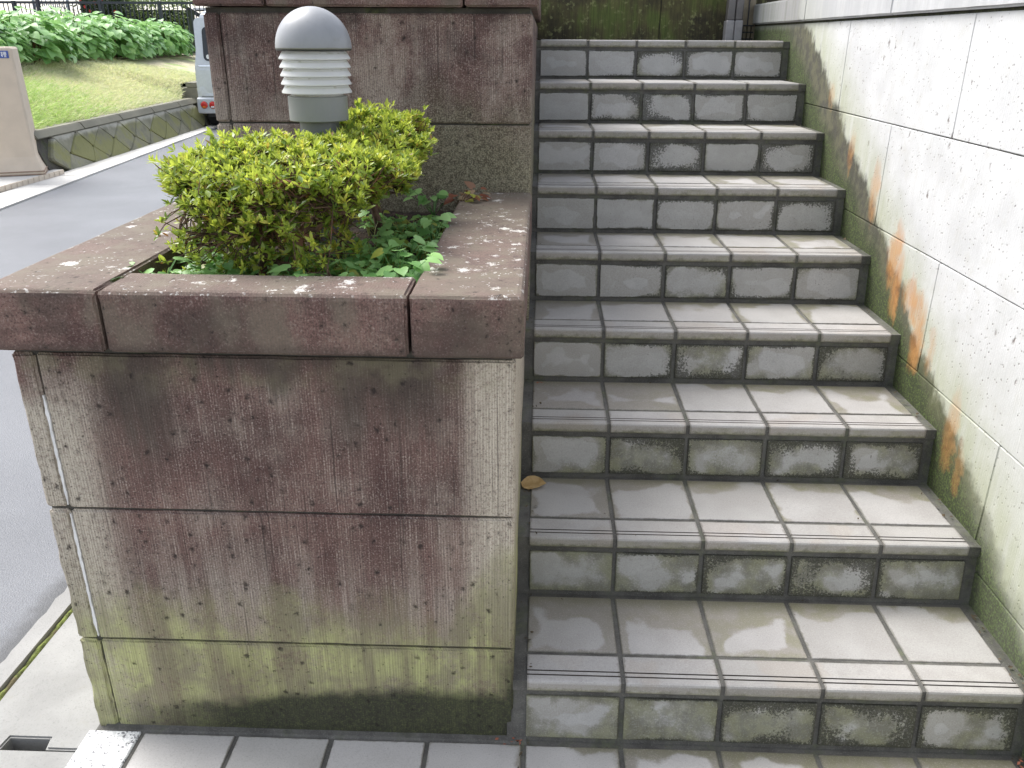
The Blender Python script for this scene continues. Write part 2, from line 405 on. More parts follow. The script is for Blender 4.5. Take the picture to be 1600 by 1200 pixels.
        rim = g.mul(g.ss(g.ab(g.sub(dd, -.004)), .008, .001), g.ss(nH, .5, .65, 0, .22))
        col = g.mix(rim, col, (.26, .245, .15))
        sc = g.mul(g.ss(g.noise(g.vmul(q, (1, 2.4, 1)), 60, 4, .75, 1.2), .60, .70), .38)
        col = g.mix(sc, col, (.24, .22, .185))
        ee = g.mn(ex, g.mn(back, fr))
        col = g.mix(g.mul(g.ss(g.add(ee, g.mul(g.sub(nB, .5), .014)), .005, .0), .6), col, (.14, .13, .10))
        rough = g.mix(clean, (.36, .36, .36), (.5, .5, .5)); rough = g.sep(rough)[0]
    col = g.mix(g.mul(g.ss(speck, .09, .05), .4), col, (.06, .055, .045))
    col = g.mix(g.mul(g.ss(nC, .54, .68), .22), col, (.17, .158, .138))
    col = g.mix(g.mul(g.ss(nC, .46, .34), .16), col, (.66, .64, .60))
    col = g.mix(1.0, col, g.n('CombineColor', {0: g.ss(R3, 0, 1, .93, 1.03), 1: g.ss(R3, 0, 1, .93, 1.025), 2: g.ss(R3, 0, 1, .92, 1.03)}).outputs[0], 'MULTIPLY')
    return g.end(col, rough, g.bump(g.add(nC, g.mul(nB, .6)), .22, .0012), .45)

def white_wall_mat(name):
    g = G(name); p = g.pos(); x, y, z = g.sep(p)
    d = g.sub(z, g.add(.1575, g.mul(y, .504)))
    A = g.noise(p, 6, 5, .6); B = g.noise(p, 22, 5, .6); Cn = g.noise(p, 190, 3, .7)
    st = g.noise(g.com(0, g.mul(y, 24), g.mul(z, 2.2)), 1, 5, .65)
    col = g.mix(g.ss(A, .35, .65), (.53, .53, .527), (.61, .61, .607))
    col = g.mix(g.ss(B, .5, .72, 0, .35), col, (.50, .49, .45))
    col = g.mix(g.mul(g.ss(g.add(z, g.mul(g.sub(A, .5), .6)), .95, .25), .45), col, (.47, .48, .40))
    comb = g.noise(g.com(0, g.mul(y, 300), g.mul(z, 9)), 1, 2)
    col = g.mix(g.mul(g.ss(comb, .5, .72), .16), col, (.40, .39, .37))
    col = g.mix(g.mul(g.ss(st, .55, .78), .22), col, (.50, .48, .44))
    cell = g.n('TexVoronoi', {'Vector': g.vadd(g.vmul(p, (1, 1, .62)), g.vmul(g.com(0, g.noise(p, 70, 3, .7), g.noise(g.vadd(p, (0, 3, 3)), 70, 3, .7)), (0, .022, .022))), 'Scale': 27.0})
    ck = g.sep(cell.outputs['Color']); pit = g.mul(g.ss(cell.outputs['Distance'], g.add(.06, g.mul(ck[1], .20)), .03), g.ss(g.add(ck[0], g.mul(g.sub(g.noise(g.vadd(p, (4, 4, 4)), 3.0, 3, .5), .5), 1.2)), .74, .82))
    c2 = g.n('TexVoronoi', {'Vector': p, 'Scale': 88.0})
    pit = g.mx(pit, g.mul(g.mul(g.ss(c2.outputs['Distance'], .3, .1), g.ss(g.sep(c2.outputs['Color'])[0], .83, .87)), .7))
    col = g.mix(g.mul(pit, .88), col, (.14, .11, .095))
    nw = g.add(g.mul(g.sub(A, .5), .16), g.add(g.mul(g.sub(B, .5), .05), g.mul(g.sub(st, .5), .10)))
    dn = g.add(d, nw)
    # yellow-green halo, then the dark wet band that climbs with the steps
    w = g.ss(y, .4, 2.2, .060, .165)
    halo = g.ss(g.sub(dn, w), .24, .02)
    col = g.mix(g.mul(halo, g.ss(st, .3, .6, .35, .72)), col, (.36, .38, .245))
    band = g.ss(g.sub(dn, w), .030, -.018)
    band = g.mul(band, g.ss(y, .12, .55, .30, 1.0))
    farb = g.ss(g.add(y, g.mul(nw, 1.0)), 2.30, 2.42)
    band = g.mx(band, farb)
    bcol = g.mix(g.ss(B, .38, .62), (.045, .042, .031), (.098, .092, .054))
    bcol = g.mix(g.ss(y, 1.4, .5, .0, .6), bcol, (.105, .112, .048))
    bcol = g.mix(g.mul(g.ss(Cn, .58, .75), .20), bcol, (.36, .34, .27))
    col = g.mix(g.mul(band, .93), col, bcol)
    foot = g.ss(g.add(d, g.add(g.mul(g.sub(A, .5), .10), g.mul(g.sub(B, .5), .05))), .075, -.03)
    col = g.mix(g.mul(foot, .85), col, g.mix(g.ss(Cn, .42, .7), (.028, .034, .016), (.10, .15, .035)))
    # orange algae patches
    wy = g.add(y, g.add(g.mul(g.sub(B, .5), .07), g.mul(g.sub(A, .5), .06))); wz = g.add(z, g.add(g.mul(g.sub(B, .5), .10), g.mul(g.sub(st, .5), .12)))
    tot = None
    for cy, cz, ry, rz, wt in ((1.575, 1.075, .030, .050, .55), (1.315, .975, .028, .075, .65), (1.085, .835, .040, .070, .95), (1.03, .745, .030, .080, .9), (.905, .735, .055, .045, .95), (.845, .655, .032, .085, .9), (.75, .640, .018, .05, .5), (.56, .50, .028, .085, .6), (.49, .43, .020, .05, .45), (1.87, 1.245, .025, .035, .4)):
        a = g.mul(g.sub(wy, cy), 1 / ry); b = g.mul(g.sub(wz, cz), 1 / rz)
        e = g.ss(g.add(g.mul(a, a), g.mul(b, b)), 2.6, .1, 0, wt)
        tot = e if tot is None else g.mx(tot, e)
    col = g.mix(g.mul(tot, g.mul(g.ss(comb, .3, .6, .55, .85), g.ss(B, .30, .62, .55, 1.0))), col, g.mix(g.ss(B, .35, .65), (.44, .16, .030), (.50, .24, .075)))
    top = g.mul(g.ss(g.add(z, g.mul(g.sub(st, .5), .05)), 1.455, 1.485), .35)
    col = g.mix(g.mul(top, g.ss(y, 1.2, 2.2, .3, 1)), col, (.33, .33, .30))
    capz = g.ss(z, 1.4885, 1.490)
    col = g.mix(g.mul(capz, g.ss(st, .30, .62, .22, .60)), col, (.36, .36, .37))
    b_ = g.bump(g.sub(g.mul(comb, .5), pit), .5, .003)
    b_ = g.bump(g.add(Cn, g.mul(B, .5)), .35, .002, b_)
    return g.end(col, .85, b_, .35)

def mossy_mat(name, green=1.0):
    g = G(name); p = g.pos(); x, y, z = g.sep(p)
    A = g.noise(p, 3.5, 6, .6); B = g.noise(p, 40, 4, .65); st = g.noise(g.com(g.mul(x, 14), 0, g.mul(z, 2)), 1, 4, .6)
    comb = g.noise(g.com(g.mul(g.add(x, y), 150), 0, g.mul(z, 6)), 1, 2)
    col = g.mix(g.ss(A, .36, .62), (.045, .038, .026), (.125, .112, .048))
    col = g.mix(g.mul(g.ss(g.add(A, g.mul(g.sub(st, .5), .5)), .48, .66), .8 * green), col, (.105, .140, .036))
    col = g.mix(g.mul(g.ss(B, .54, .70), .7), col, (.27, .28, .12))
    col = g.mix(g.mul(g.ss(comb, .55, .4), .3), col, (.015, .015, .012))
    return g.end(col, .9, g.bump(g.add(B, g.mul(comb, .5)), .7, .006), .3)

def mortar_mat(name, col=(.130, .125, .114), moss=.5):
    g = G(name); p = g.pos(); x, y, z = g.sep(p)
    A = g.noise(p, 9, 5, .6); B = g.noise(p, 60, 4, .7); Cn = g.noise(p, 300, 2)
    c = g.mix(g.ss(A, .35, .65), [v * .62 for v in col], [v * 1.2 for v in col])
    c = g.mix(g.mul(g.ss(Cn, .5, .75), .3), c, [min(.8, v * 2.2) for v in col])
    edge = g.mx(g.ss(x, 1.038, 1.055), 0.0)
    m = g.mul(g.mx(g.ss(A, .50, .64), g.mul(edge, .7)), moss)
    c = g.mix(m, c, g.mix(g.ss(B, .4, .65), (.028, .032, .018), (.085, .105, .035)))
    return g.end(c, .85, g.bump(g.add(B, g.mul(Cn, .5)), .6, .003), .35)

def concrete_mat(name, col=(.42, .41, .38), sc=1.0):
    g = G(name); p = g.pos()
    A = g.noise(p, 3 * sc, 6, .6); B = g.noise(p, 40 * sc, 4, .7); Cn = g.noise(p, 220 * sc, 2)
    c = g.mix(g.ss(A, .32, .68), [v * .80 for v in col], [v * 1.12 for v in col])
    c = g.mix(g.mul(g.ss(Cn, .55, .75), .35), c, [v * .45 for v in col])
    c = g.mix(g.mul(g.ss(B, .58, .75), .25), c, (.20, .19, .15))
    return g.end(c, .75, g.bump(g.add(B, Cn), .4, .002), .4)

def asphalt_mat(name):
    g = G(name); p = g.pos(); x, y, z = g.sep(p)
    A = g.noise(p, 1.2, 5, .55); v = g.vor(p, 230); Cn = g.noise(p, 260, 3, .7); B = g.noise(p, 24, 4, .6)
    c = g.mix(g.ss(A, .3, .7), (.118, .124, .140), (.165, .172, .190))
    c = g.mix(g.mul(g.ss(v, .32, .10), .55), c, (.36, .36, .355))
    c = g.mix(g.mul(g.ss(Cn, .60, .42), .45), c, (.045, .046, .05))
    e = g.ss(g.add(x, g.mul(g.sub(B, .5), .07)), -1.375, -1.305)
    c = g.mix(g.mul(e, .75), c, (.035, .035, .036))
    return g.end(c, g.ss(Cn, .3, .7, .42, .60), g.bump(g.sub(g.mul(Cn, .5), v), .40, .003), .3)

MAT = {}
MAT['stone_wall'] = stone_mat('comb_finished_tuff', 'wall')
MAT['stone_tier'] = stone_mat('comb_finished_tuff_upper', 'tier')
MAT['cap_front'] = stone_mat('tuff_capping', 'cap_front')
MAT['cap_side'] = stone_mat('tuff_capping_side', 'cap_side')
MAT['riser'] = tile_mat('riser_tile', 'riser'); MAT['tread'] = tile_mat('tread_tile', 'tread')
MAT['nosing'] = tile_mat('nosing_tile', 'nosing'); MAT['floor'] = tile_mat('floor_tile', 'floor')
MAT['white_wall'] = white_wall_mat('pale_tuff')
MAT['mossy'] = mossy_mat('mossy_stone')
MAT['mortar'] = mortar_mat('mortar')
MAT['joint'] = mortar_mat('dark_joint', (.085, .078, .066), .8)
MAT['dirt'] = plain('groove_dirt', (.06, .052, .043), .9)
MAT['caulk'] = plain('white_sealant', (.74, .73, .71), .6)
MAT['concrete'] = concrete_mat('concrete', (.27, .267, .255)); MAT['kerb'] = concrete_mat('kerb_concrete', (.28, .275, .265))
MAT['pale_concrete'] = concrete_mat('pale_gutter_concrete', (.60, .58, .54), .4)
MAT['asphalt'] = asphalt_mat('wet_asphalt')
MAT['earth'] = plain('earth', (.14, .12, .085), .95, var=.3, sc=2)

def granite_mat():
    g = G('white_granite'); p = g.pos()
    v = g.n('TexVoronoi', {'Vector': p, 'Scale': 260.0}); k = g.sep(v.outputs['Color'])[0]
    c = g.mix(g.ss(k, .2, .9), (.60, .60, .59), (.80, .80, .79)); c = g.mix(g.ss(k, .16, .10), c, (.17, .17, .18))
    return g.end(c, .6, g.bump(g.noise(p, 180, 3), .3, .002))
MAT['granite'] = granite_mat()

# ------------------------------------------------------------------ ground, road, gutters
def sheet(name, pts, z, mat, parent=None, thick=0):
    bm = bmesh.new()
    if thick: prism(bm, pts, z - thick, z, 'z')
    else: bm.faces.new([bm.verts.new((a, b, z)) for a, b in pts])
    bmesh.ops.recalc_face_normals(bm, faces=bm.faces[:])
    return obj(name, bm, mat, parent)
o = sheet('ground', [(-700, -700), (700, -700), (700, 900), (-700, 900)], -.14, MAT['earth']); tag(o, 'bare earth ground under the whole street', kind='structure')
def xl(y): return -4.79 - (y - 5.87) * .1045      # far edge of the asphalt
o = sheet('road', [(-1.292, -12), (-1.292, 46), (xl(46), 46), (xl(-12), -12)], -.012, MAT['asphalt']); tag(o, 'wet grey asphalt road beside the planter', kind='structure')

# gutter covers between planter and road, with a hand hole
gut = bpy.data.objects.new('concrete_gutter', None); link(gut); tag(gut, 'row of flat concrete gutter covers beside the planter', kind='structure')
def cover(y0, y1, notch):
    a, b = -1.2365, -.9625
    pts = [(a, y0), (b, y0), (b, y1), (a, y1)] if not notch else [(a, y0), (-1.150, y0), (-1.146, y0 + .030), (-1.056, y0 + .030), (-1.050, y0), (b, y0), (b, y1), (a, y1)]
    bm = bmesh.new(); prism(bm, pts, -.115, -.016, 'z')
    bmesh.ops.bevel(bm, geom=[e for e in bm.edges if abs(e.verts[0].co.z + .016) < 1e-4 and abs(e.verts[1].co.z + .016) < 1e-4], offset=.004, segments=2, affect='EDGES')
    return obj('gutter_cover', bm, MAT['concrete'], gut)
cover(-.058, 1.6, True); cover(-.72, -.062, False); cover(-1.6, -.726, True); cover(1.606, 3.2, False)
box_bm = bbox_bm(-1.2365, -.9625, -1.6, 3.2, -.135, -.112); obj('gutter_bed', box_bm, MAT['joint'], gut)
kb = bpy.data.objects.new('kerb_strip', None); link(kb); tag(kb, 'narrow concrete edging strip between asphalt and gutter covers', kind='structure')
for y0, y1 in ((-6, -2.4), (-2.394, .9), (.906, 4.2), (4.206, 8), (8.006, 20)):
    bm = bmesh.new(); n = max(2, int((y1 - y0) / .03)) if y1 < 5 else 4
    L = [(-1.297 + .010 * mnoise.noise(Vector((k * .9, 2.2, 0))), y0 + (y1 - y0) * k / n) for k in range(n + 1)]
    prism(bm, [(-1.2505, y0), (-1.2505, y1)] + L[::-1], -.11, -.006, 'z')
    obj('kerb_stone', bm, MAT['kerb'], kb)
def moss_mat():
    g = G('joint_moss'); p = g.pos(); A = g.noise(p, 60, 4, .7)
    B = g.noise(p, 12, 3); c = g.mix(g.ss(A, .35, .65), (.075, .085, .030), (.24, .29, .07)); c = g.mix(g.ss(B, .5, .6), c, (.13, .11, .06))
    return g.end(c, .95, g.bump(A, .9, .006))
MAT['moss'] = moss_mat()
bm = bmesh.new(); rnd = random.Random(3)
prev = None
for k in range(260):
    yy = -1.2 + k * .0125; w = .0075
    h = -.018 + .007 * (mnoise.noise(Vector((k * .21, 0, 0))) * .9 + .1)
    r = [bm.verts.new(q) for q in ((-1.2512, yy, h - .006), (-1.2475, yy, h + .002 * rnd.random()), (-1.2435, yy, h + .005 * rnd.random()), (-1.2395, yy, h + .002), (-1.2358, yy, h - .006))]
    if prev:
        for a in range(4): bm.faces.new((prev[a], prev[a + 1], r[a + 1], r[a]))
    prev = r
o = obj('joint_moss', bm, MAT['moss'], smooth=True); tag(o, 'green moss filling the joint between kerb and gutter covers', kind='stuff')

# far gutter of pale covers, following the retaining wall
fg = bpy.data.objects.new('far_gutter', None); link(fg); tag(fg, 'pale concrete gutter covers along the far side of the road', kind='structure')
def xb(y): return -5.361 - (y - 7.835) * .0757      # foot of the retaining wall
yy = -6.0
while yy < 30:
    y1 = yy + .60
    bm = bmesh.new(); prism(bm, [(xl(yy) - .004, yy), (xl(y1 - .008) - .004, y1 - .008), (xb(y1 - .008) + .004, y1 - .008), (xb(yy) + .004, yy)], -.09, .004 if int(yy * 7) % 3 else .007, 'z')
    bmesh.ops.recalc_face_normals(bm, faces=bm.faces[:])
    obj('gutter_cover', bm, MAT['pale_concrete'], fg); yy = y1
# ------------------------------------------------------------------ landing in front of the stairs
RISE, GO, PX = .1575, .3125, .21
COLX = [-.003 + PX * j for j in range(5)]
land = obj('landing_floor', bbox_bm(-.958, 1.10, -2.4, .03, -.12, -.0035), MAT['mortar']); tag(land, 'beige tiled landing at the foot of the stairs', kind='structure')
def tile_bm(w, d, h, bev=.0025): return bbox_bm(-w / 2, w / 2, -d / 2, d / 2, -h / 2, h / 2, bev, 2)
trnd = random.Random(5)
def jit(a): return trnd.uniform(-a, a)
ft = None
for r in range(6):
    for j in range(-4, 5):
        loc = (-.003 + PX * j + .1 + jit(.0008), -.022 - .1 - PX * r + jit(.0008), -.006 + jit(.0006)); rot = (jit(.003), jit(.003), jit(.003))
        if j == 4 and r > 99: continue
        if ft is None: ft = obj('floor_tile', tile_bm(.2, .2, .012), MAT['floor'], land, loc=loc, rot=rot)
        else: inst(ft, land, loc, rot)
gs = None
for k in range(4):
    y1 = -.016 - k * .46
    bm = rough_block(-.970, -.853, y1 - .455, y1, -.11, .001, .003, .06, .0006, k)
    obj('granite_slab', bm, MAT['granite'], land)

# ------------------------------------------------------------------ the staircase
st = thing('staircase', 'tiled outdoor staircase of beige stone tiles climbing beside the planter', 'staircase', (.52, 0, 0))
OX = Vector((.52, 0, 0))
nos_prof = [(.003, -.028), (0, -.024), (0, -.0055), (.0015, -.0018), (.0055, 0), (.0185, 0), (.0195, -.0028), (.0215, -.0028), (.0225, 0), (.0315, 0), (.0325, -.0028), (.0345, -.0028), (.0355, 0), (.083, 0), (.085, -.0015), (.085, -.011), (.012, -.011), (.012, -.028)]
proto = {}
for i in range(9):
    core = [(-.0055, -RISE - .006), (.0095, -.031), (.0035, -.030), (.0035, -.0035), (.34 if i < 8 else .75, -.0035), (.34 if i < 8 else .75, -.21), (-.0055, -.21)]
    bm = bmesh.new(); prism(bm, core, -.045 - .52, 1.078 - .52, 'x')
    sp = obj('step', bm, MAT['mortar'], st, loc=(0, i * GO, (i + 1) * RISE))
    for j in range(5):
        cx = COLX[j] + .1 - .52
        def place(key, name, maker, mats, loc, rot):
            if key not in proto: proto[key] = obj(name, maker(), mats, sp, loc=loc, rot=rot)
            else: inst(proto[key], sp, loc, rot)
        def mk_nos():
            b = bmesh.new(); prism(b, nos_prof, -.1, .1, 'x', {6: 1, 7: 1, 10: 1, 11: 1, 5: 1, 9: 1})
            return b
        place('n', 'nosing_tile', mk_nos, [MAT['nosing'], MAT['dirt']], (cx + jit(.0008), jit(.0008), jit(.0006)), (0, jit(.002), jit(.002)))
        place('t', 'tread_tile', lambda: tile_bm(.2, .197, .011), MAT['tread'], (cx + jit(.0008), .1935, -.0055 + jit(.0006)), (jit(.003), jit(.003), jit(.003)))
        ang = RAD(-6.4)
        place('r', 'riser_tile', lambda: tile_bm(.2, .010, .105), MAT['riser'], (cx + jit(.0008), .0010, -.0953), (ang, jit(.002), 0))
# ------------------------------------------------------------------ lower planter
XL, XR = -.958, -.032
pl = thing('stone_planter', 'low reddish stone planter box with thick capping, mossy at its foot', 'planter', (-.5, .5, 0))
PO = Vector((-.5, .5, 0))
def blk(parent, off, name, dims, mat, seed, **kw):
    bm = rough_block(*dims, seed=seed, **kw); bmesh.ops.translate(bm, verts=bm.verts[:], vec=-off)
    return obj(name, bm, mat, parent, smooth=False)
zc = [(-.03, .2345), (.2395, .5535), (.5585, .884)]
for k, (a, b) in enumerate(zc):
    blk(pl, PO, 'wall_slab', (XL + .0475, XR, 0, .05, a, b), MAT['stone_wall'], 10 + k)
    blk(pl, PO, 'side_slab', (XL, XL + .0435, -.001, 1.02, a, b), MAT['stone_wall'], 20 + k, bev=.006, amp=.0032, step=.02)
    ys = .54 if k % 2 else .70
    blk(pl, PO, 'side_slab', (XR - .045, XR, .054, ys, a, b), MAT['stone_wall'], 30 + k)
    blk(pl, PO, 'side_slab', (XR - .045, XR, ys + .004, 1.02, a, b), MAT['stone_wall'], 40 + k)
bm = bbox_bm(XL + .006, XR - .006, .008, 1.03, -.05, .897); bmesh.ops.translate(bm, verts=bm.verts[:], vec=-PO); obj('core', bm, MAT['joint'], pl)
ZB, ZT = .8985, 1.013
def fb(zt, sides):
    def f(e):
        a, b = e.verts[0].co, e.verts[1].co
        if abs(a.z - zt) > 1e-5 or abs(b.z - zt) > 1e-5: return False
        return any(abs(a[ax] - v) < 1e-5 and abs(b[ax] - v) < 1e-5 for ax, v in sides)
    return f
CL, CR, CF = -.978, -.0165, -.030
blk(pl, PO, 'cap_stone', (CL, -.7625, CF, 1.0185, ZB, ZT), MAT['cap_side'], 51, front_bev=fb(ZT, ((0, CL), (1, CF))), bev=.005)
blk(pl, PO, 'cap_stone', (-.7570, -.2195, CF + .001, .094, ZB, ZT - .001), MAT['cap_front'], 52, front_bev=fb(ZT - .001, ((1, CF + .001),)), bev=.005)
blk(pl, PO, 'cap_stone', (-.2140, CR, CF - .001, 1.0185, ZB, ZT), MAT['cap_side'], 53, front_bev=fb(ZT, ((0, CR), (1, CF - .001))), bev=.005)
# cracked white sealant in the left corner joint
bm = bmesh.new(); crnd = random.Random(8)
for (z0, z1) in ((.245, .545), (.565, .80)):
    k = 26; pv = None
    for i in range(k + 1):
        zz = z0 + (z1 - z0) * i / k; w = (.0030 if .04 < i / k < .93 else .0012) * crnd.uniform(.65, 1.25); cx = XL + .0455 + crnd.uniform(-.0006, .0006)
        r = [bm.verts.new(Vector(q) - PO) for q in ((cx - w, .006, zz), (cx - w, -.0004, zz), (cx + w, -.0008, zz), (cx + w, .006, zz))]
        if pv:
            for a in range(3): bm.faces.new((pv[a], pv[a + 1], r[a + 1], r[a]))
        pv = r
obj('sealant', bm, MAT['caulk'], pl)
# mortar fillet at the foot
bm = bmesh.new(); prism(bm, [(-.020, -.004), (-.013, .001), (.004, .003), (.004, -.012), (-.020, -.012)], XL + .02 + .5, XR + .03 + .5, 'x')
bmesh.ops.translate(bm, verts=bm.verts[:], vec=(0, -.5, 0)); obj('mortar_bead', bm, MAT['mortar'], pl)
# soil
def soil_mat():
    g = G('soil'); p = g.pos(); A = g.noise(p, 40, 5, .7); B = g.noise(p, 140, 3)
    c = g.mix(g.ss(A, .35, .65), (.020, .014, .010), (.060, .038, .025)); c = g.mix(g.mul(g.ss(B, .62, .75), .5), c, (.14, .07, .035))
    return g.end(c, .95, g.bump(g.add(A, B), .9, .01))
MAT['soil'] = soil_mat()
bm = bmesh.new(); nx, ny = 36, 56
gv = [[bm.verts.new((-.775 + .575 * i / nx, .085 + .94 * j / ny, .955 + .014 * mnoise.noise(Vector((i * .35, j * .35, 0))) + .008 * mnoise.noise(Vector((i * 1.1, j * 1.1, 4))))) for j in range(ny + 1)] for i in range(nx + 1)]
for i in range(nx):
    for j in range(ny): bm.faces.new((gv[i][j], gv[i + 1][j], gv[i + 1][j + 1], gv[i][j + 1]))
o = obj('soil', bm, MAT['soil'], smooth=True); tag(o, 'dark brown planter soil under the bushes', kind='structure')

# ------------------------------------------------------------------ upper planter tier behind the lamp
UX0, UX1, UY = -.908, -.0215, 1.020
ut = thing('stone_wall', 'taller reddish stone wall tier rising behind the lamp and bushes', 'wall', (-.5, 1.02, 0))
UO = Vector((-.5, 1.02, 0))
for k, (a, b) in enumerate(((.60, .884), (.888, 1.1955), (1.2005, 1.4805))):
    blk(ut, UO, 'wall_slab', (UX0 + .0455, UX1, UY, UY + .05, a, b), MAT['stone_tier'], 60 + k)
    blk(ut, UO, 'side_slab', (UX0, UX0 + .042, UY - .001, 2.1, a, b), MAT['stone_tier'], 70 + k, bev=.006, amp=.0016, step=.04)
    blk(ut, UO, 'side_slab', (UX1 - .045, UX1, UY + .054, 2.05, a, b), MAT['stone_tier'], 80 + k)
    blk(ut, UO, 'side_slab', (UX0, UX0 + .042, 2.104, 3.24, a, b), MAT['stone_tier'], 74 + k, bev=.006, amp=.0016, step=.06)
    blk(ut, UO, 'side_slab', (UX1 - .045, UX1, 2.054, 3.2, a, b), MAT['stone_tier'], 84 + k)
bm = bbox_bm(UX0 + .006, UX1 - .006, UY + .01, 3.2, -.1, 1.494); bmesh.ops.translate(bm, verts=bm.verts[:], vec=-UO); obj('core', bm, MAT['joint'], ut)
UZ = 1.615
blk(ut, UO, 'cap_stone', (UX0 - .014, -.7310, UY - .028, 3.2, 1.4965, UZ), MAT['cap_side'], 91, front_bev=fb(UZ, ((1, UY - .028), (0, UX0 - .014))), bev=.005)
blk(ut, UO, 'cap_stone', (-.7255, -.2055, UY - .028, 1.15, 1.4955, UZ), MAT['cap_front'], 92, front_bev=fb(UZ, ((1, UY - .028),)), bev=.005)
blk(ut, UO, 'cap_stone', (-.2000, -.0055, UY - .029, 3.2, 1.4965, UZ), MAT['cap_side'], 93, front_bev=fb(UZ, ((1, UY - .029), (0, -.0055))), bev=.005)
o = sheet('upper_soil', [(-.74, 1.14), (-.19, 1.14), (-.19, 3.2), (-.74, 3.2)], 1.575, MAT['soil']); tag(o, 'dark soil of the upper planter tier', kind='structure')

# ------------------------------------------------------------------ pale wall on the right
XW = 1.066
ww = thing('boundary_wall', 'tall pale stone boundary wall right of the stairs, streaked green and orange', 'wall', (XW, 1, 0))
WO = Vector((XW, 1, 0))
bm = bbox_bm(XW + .006, XW + .16, -1.95, 3.21, -.1, 1.495); bmesh.ops.translate(bm, verts=bm.verts[:], vec=-WO); obj('core', bm, MAT['joint'], ww)
courses = [(-.06, .243, .80), (.2455, .565, .345), (.5675, .8765, .80), (.879, 1.1845, .37), (1.187, 1.4835, .87)]
for k, (a, b, off) in enumerate(courses):
    y = off - 3 * .9
    while y < 3.2:
        y0, y1 = max(y, -1.95) + .0012, min(y + .9, 3.2) - .0012
        if y1 - y0 > .05:
            blk(ww, WO, 'stone_slab', (XW, XW + .05, y0, y1, a, b), MAT['white_wall'], 100 + k * 7 + int(y * 3), bev=.0022, step=.09, amp=.0007)
        y += .9
y = .48 - 2.7
while y < 3.2:
    y0, y1 = max(y, -1.95) + .0015, min(y + .9, 3.22) - .0015
    blk(ww, WO, 'cap_stone', (XW - .016, XW + .19, y0, y1, 1.4915, 1.583), MAT['white_wall'], 150 + int(y * 3), bev=.006, step=.09, amp=.0009)
    y += .9

# ------------------------------------------------------------------ mossy wall, gate post and gate behind the top landing
mw = thing('mossy_wall', 'dark stone wall covered in green moss behind the top landing', 'wall', (.5, 3.26, 1.41))
MO = Vector((.5, 3.26, 1.41))
for k, (a, b) in enumerate(((1.40, 1.712), (1.716, 2.02), (2.024, 2.33))):
    y0 = -.75 if k % 2 else -.3
    for x0, x1 in ((-.93, y0), (y0 + .004, y0 + .9), (y0 + .904, 1.6)):
        blk(mw, MO, 'stone_slab', (x0, x1, 3.26, 3.32, a, b), MAT['mossy'], 170 + k * 5 + int(x0 * 3), bev=.004, step=.08, amp=.003)
bm = bbox_bm(-.93, 1.6, 3.27, 3.40, -.1, 2.34); bmesh.ops.translate(bm, verts=bm.verts[:], vec=-MO); obj('core', bm, MAT['joint'], mw)
o = obj('upper_landing', bbox_bm(-.04, 1.075, 3.245, 3.27, 1.25, 1.4135), MAT['mortar']); tag(o, 'level landing at the top of the stairs', kind='structure')
alum = plain('grey_aluminium', (.30, .29, .29), .45, .3, .1); alum2 = plain('dark_bronze_aluminium', (.13, .12, .115), .45, .3, .1)
gp = thing('gate_post', 'dark grey metal double post with a lighter sleeve at its foot', 'gate post', (.945, 3.12, 1.414))
for sx in (-1, 1):
    obj('post_shaft', bbox_bm(min(sx * .0015, sx * .037), max(sx * .0015, sx * .037), -.03, .03, .095, 1.15, .004), alum2, gp)
    obj('sleeve', bbox_bm(min(sx * .001, sx * .041), max(sx * .001, sx * .041), -.034, .034, -.002, .095, .004), alum, gp)
gt = thing('metal_gate', 'narrow brown metal gate leaf with barred foot beside the grey post', 'gate', (1.02, 3.19, 1.414))
gm_ = plain('brown_aluminium', (.20, .165, .11), .5, .2, .2); dark = plain('black_paint', (.02, .02, .022), .5)
obj('gate_panel', bbox_bm(-.033, .040, -.008, .008, .075, 1.1, .002), gm_, gt)
for k in range(3): obj('rail', bbox_bm(-.033, .040, -.012, .012, .008 + k * .031, .014 + k * .031), dark, gt)
for k in range(4): obj('bar', bbox_bm(-.030 + k * .021, -.017 + k * .021, -.006, .006, .004, .078), gm_, gt)
obj('gate_stile', bbox_bm(.004, .010, -.014, -.009, .075, 1.1), dark, gt)

# ------------------------------------------------------------------ bollard lamp
LX, LY, LZ = -.506, .600, .945
lamp = thing('bollard_lamp', 'grey domed bollard lamp with white louvre rings standing among azaleas', 'lamp', (LX, LY, LZ))
def lamp_paint(name, col):
    g = G(name); p = g.objc(); x, y, z = g.sep(p)
    A = g.noise(p, 14, 5, .6); B = g.noise(p, 220, 2); sc = g.noise(g.vmul(p, (1, 1, .25)), 60, 4, .7, 1.5)
    c = g.mix(g.ss(A, .3, .7), [v * .93 for v in col], [v * 1.06 for v in col])
    c = g.mix(g.mul(g.ss(sc, .62, .7), .18), c, [v * .6 for v in col])
    low = g.ss(g.add(z, g.mul(g.sub(A, .5), .008)), .4545, .4525)
    d2 = g.mul(g.ss(g.noise(p, 20, 3), .56, .64), g.mul(g.ss(x, .03, .06), g.ss(z, .478, .456)))
    c = g.mix(g.mul(g.mx(low, d2), .6), c, (.16, .15, .10))
    return g.end(c, .42, g.bump(B, .12, .001), .5)
MAT['dome'] = lamp_paint('grey_painted_metal', (.27, .275, .285)); MAT['collar'] = lamp_paint('light_grey_metal', (.33, .36, .415))
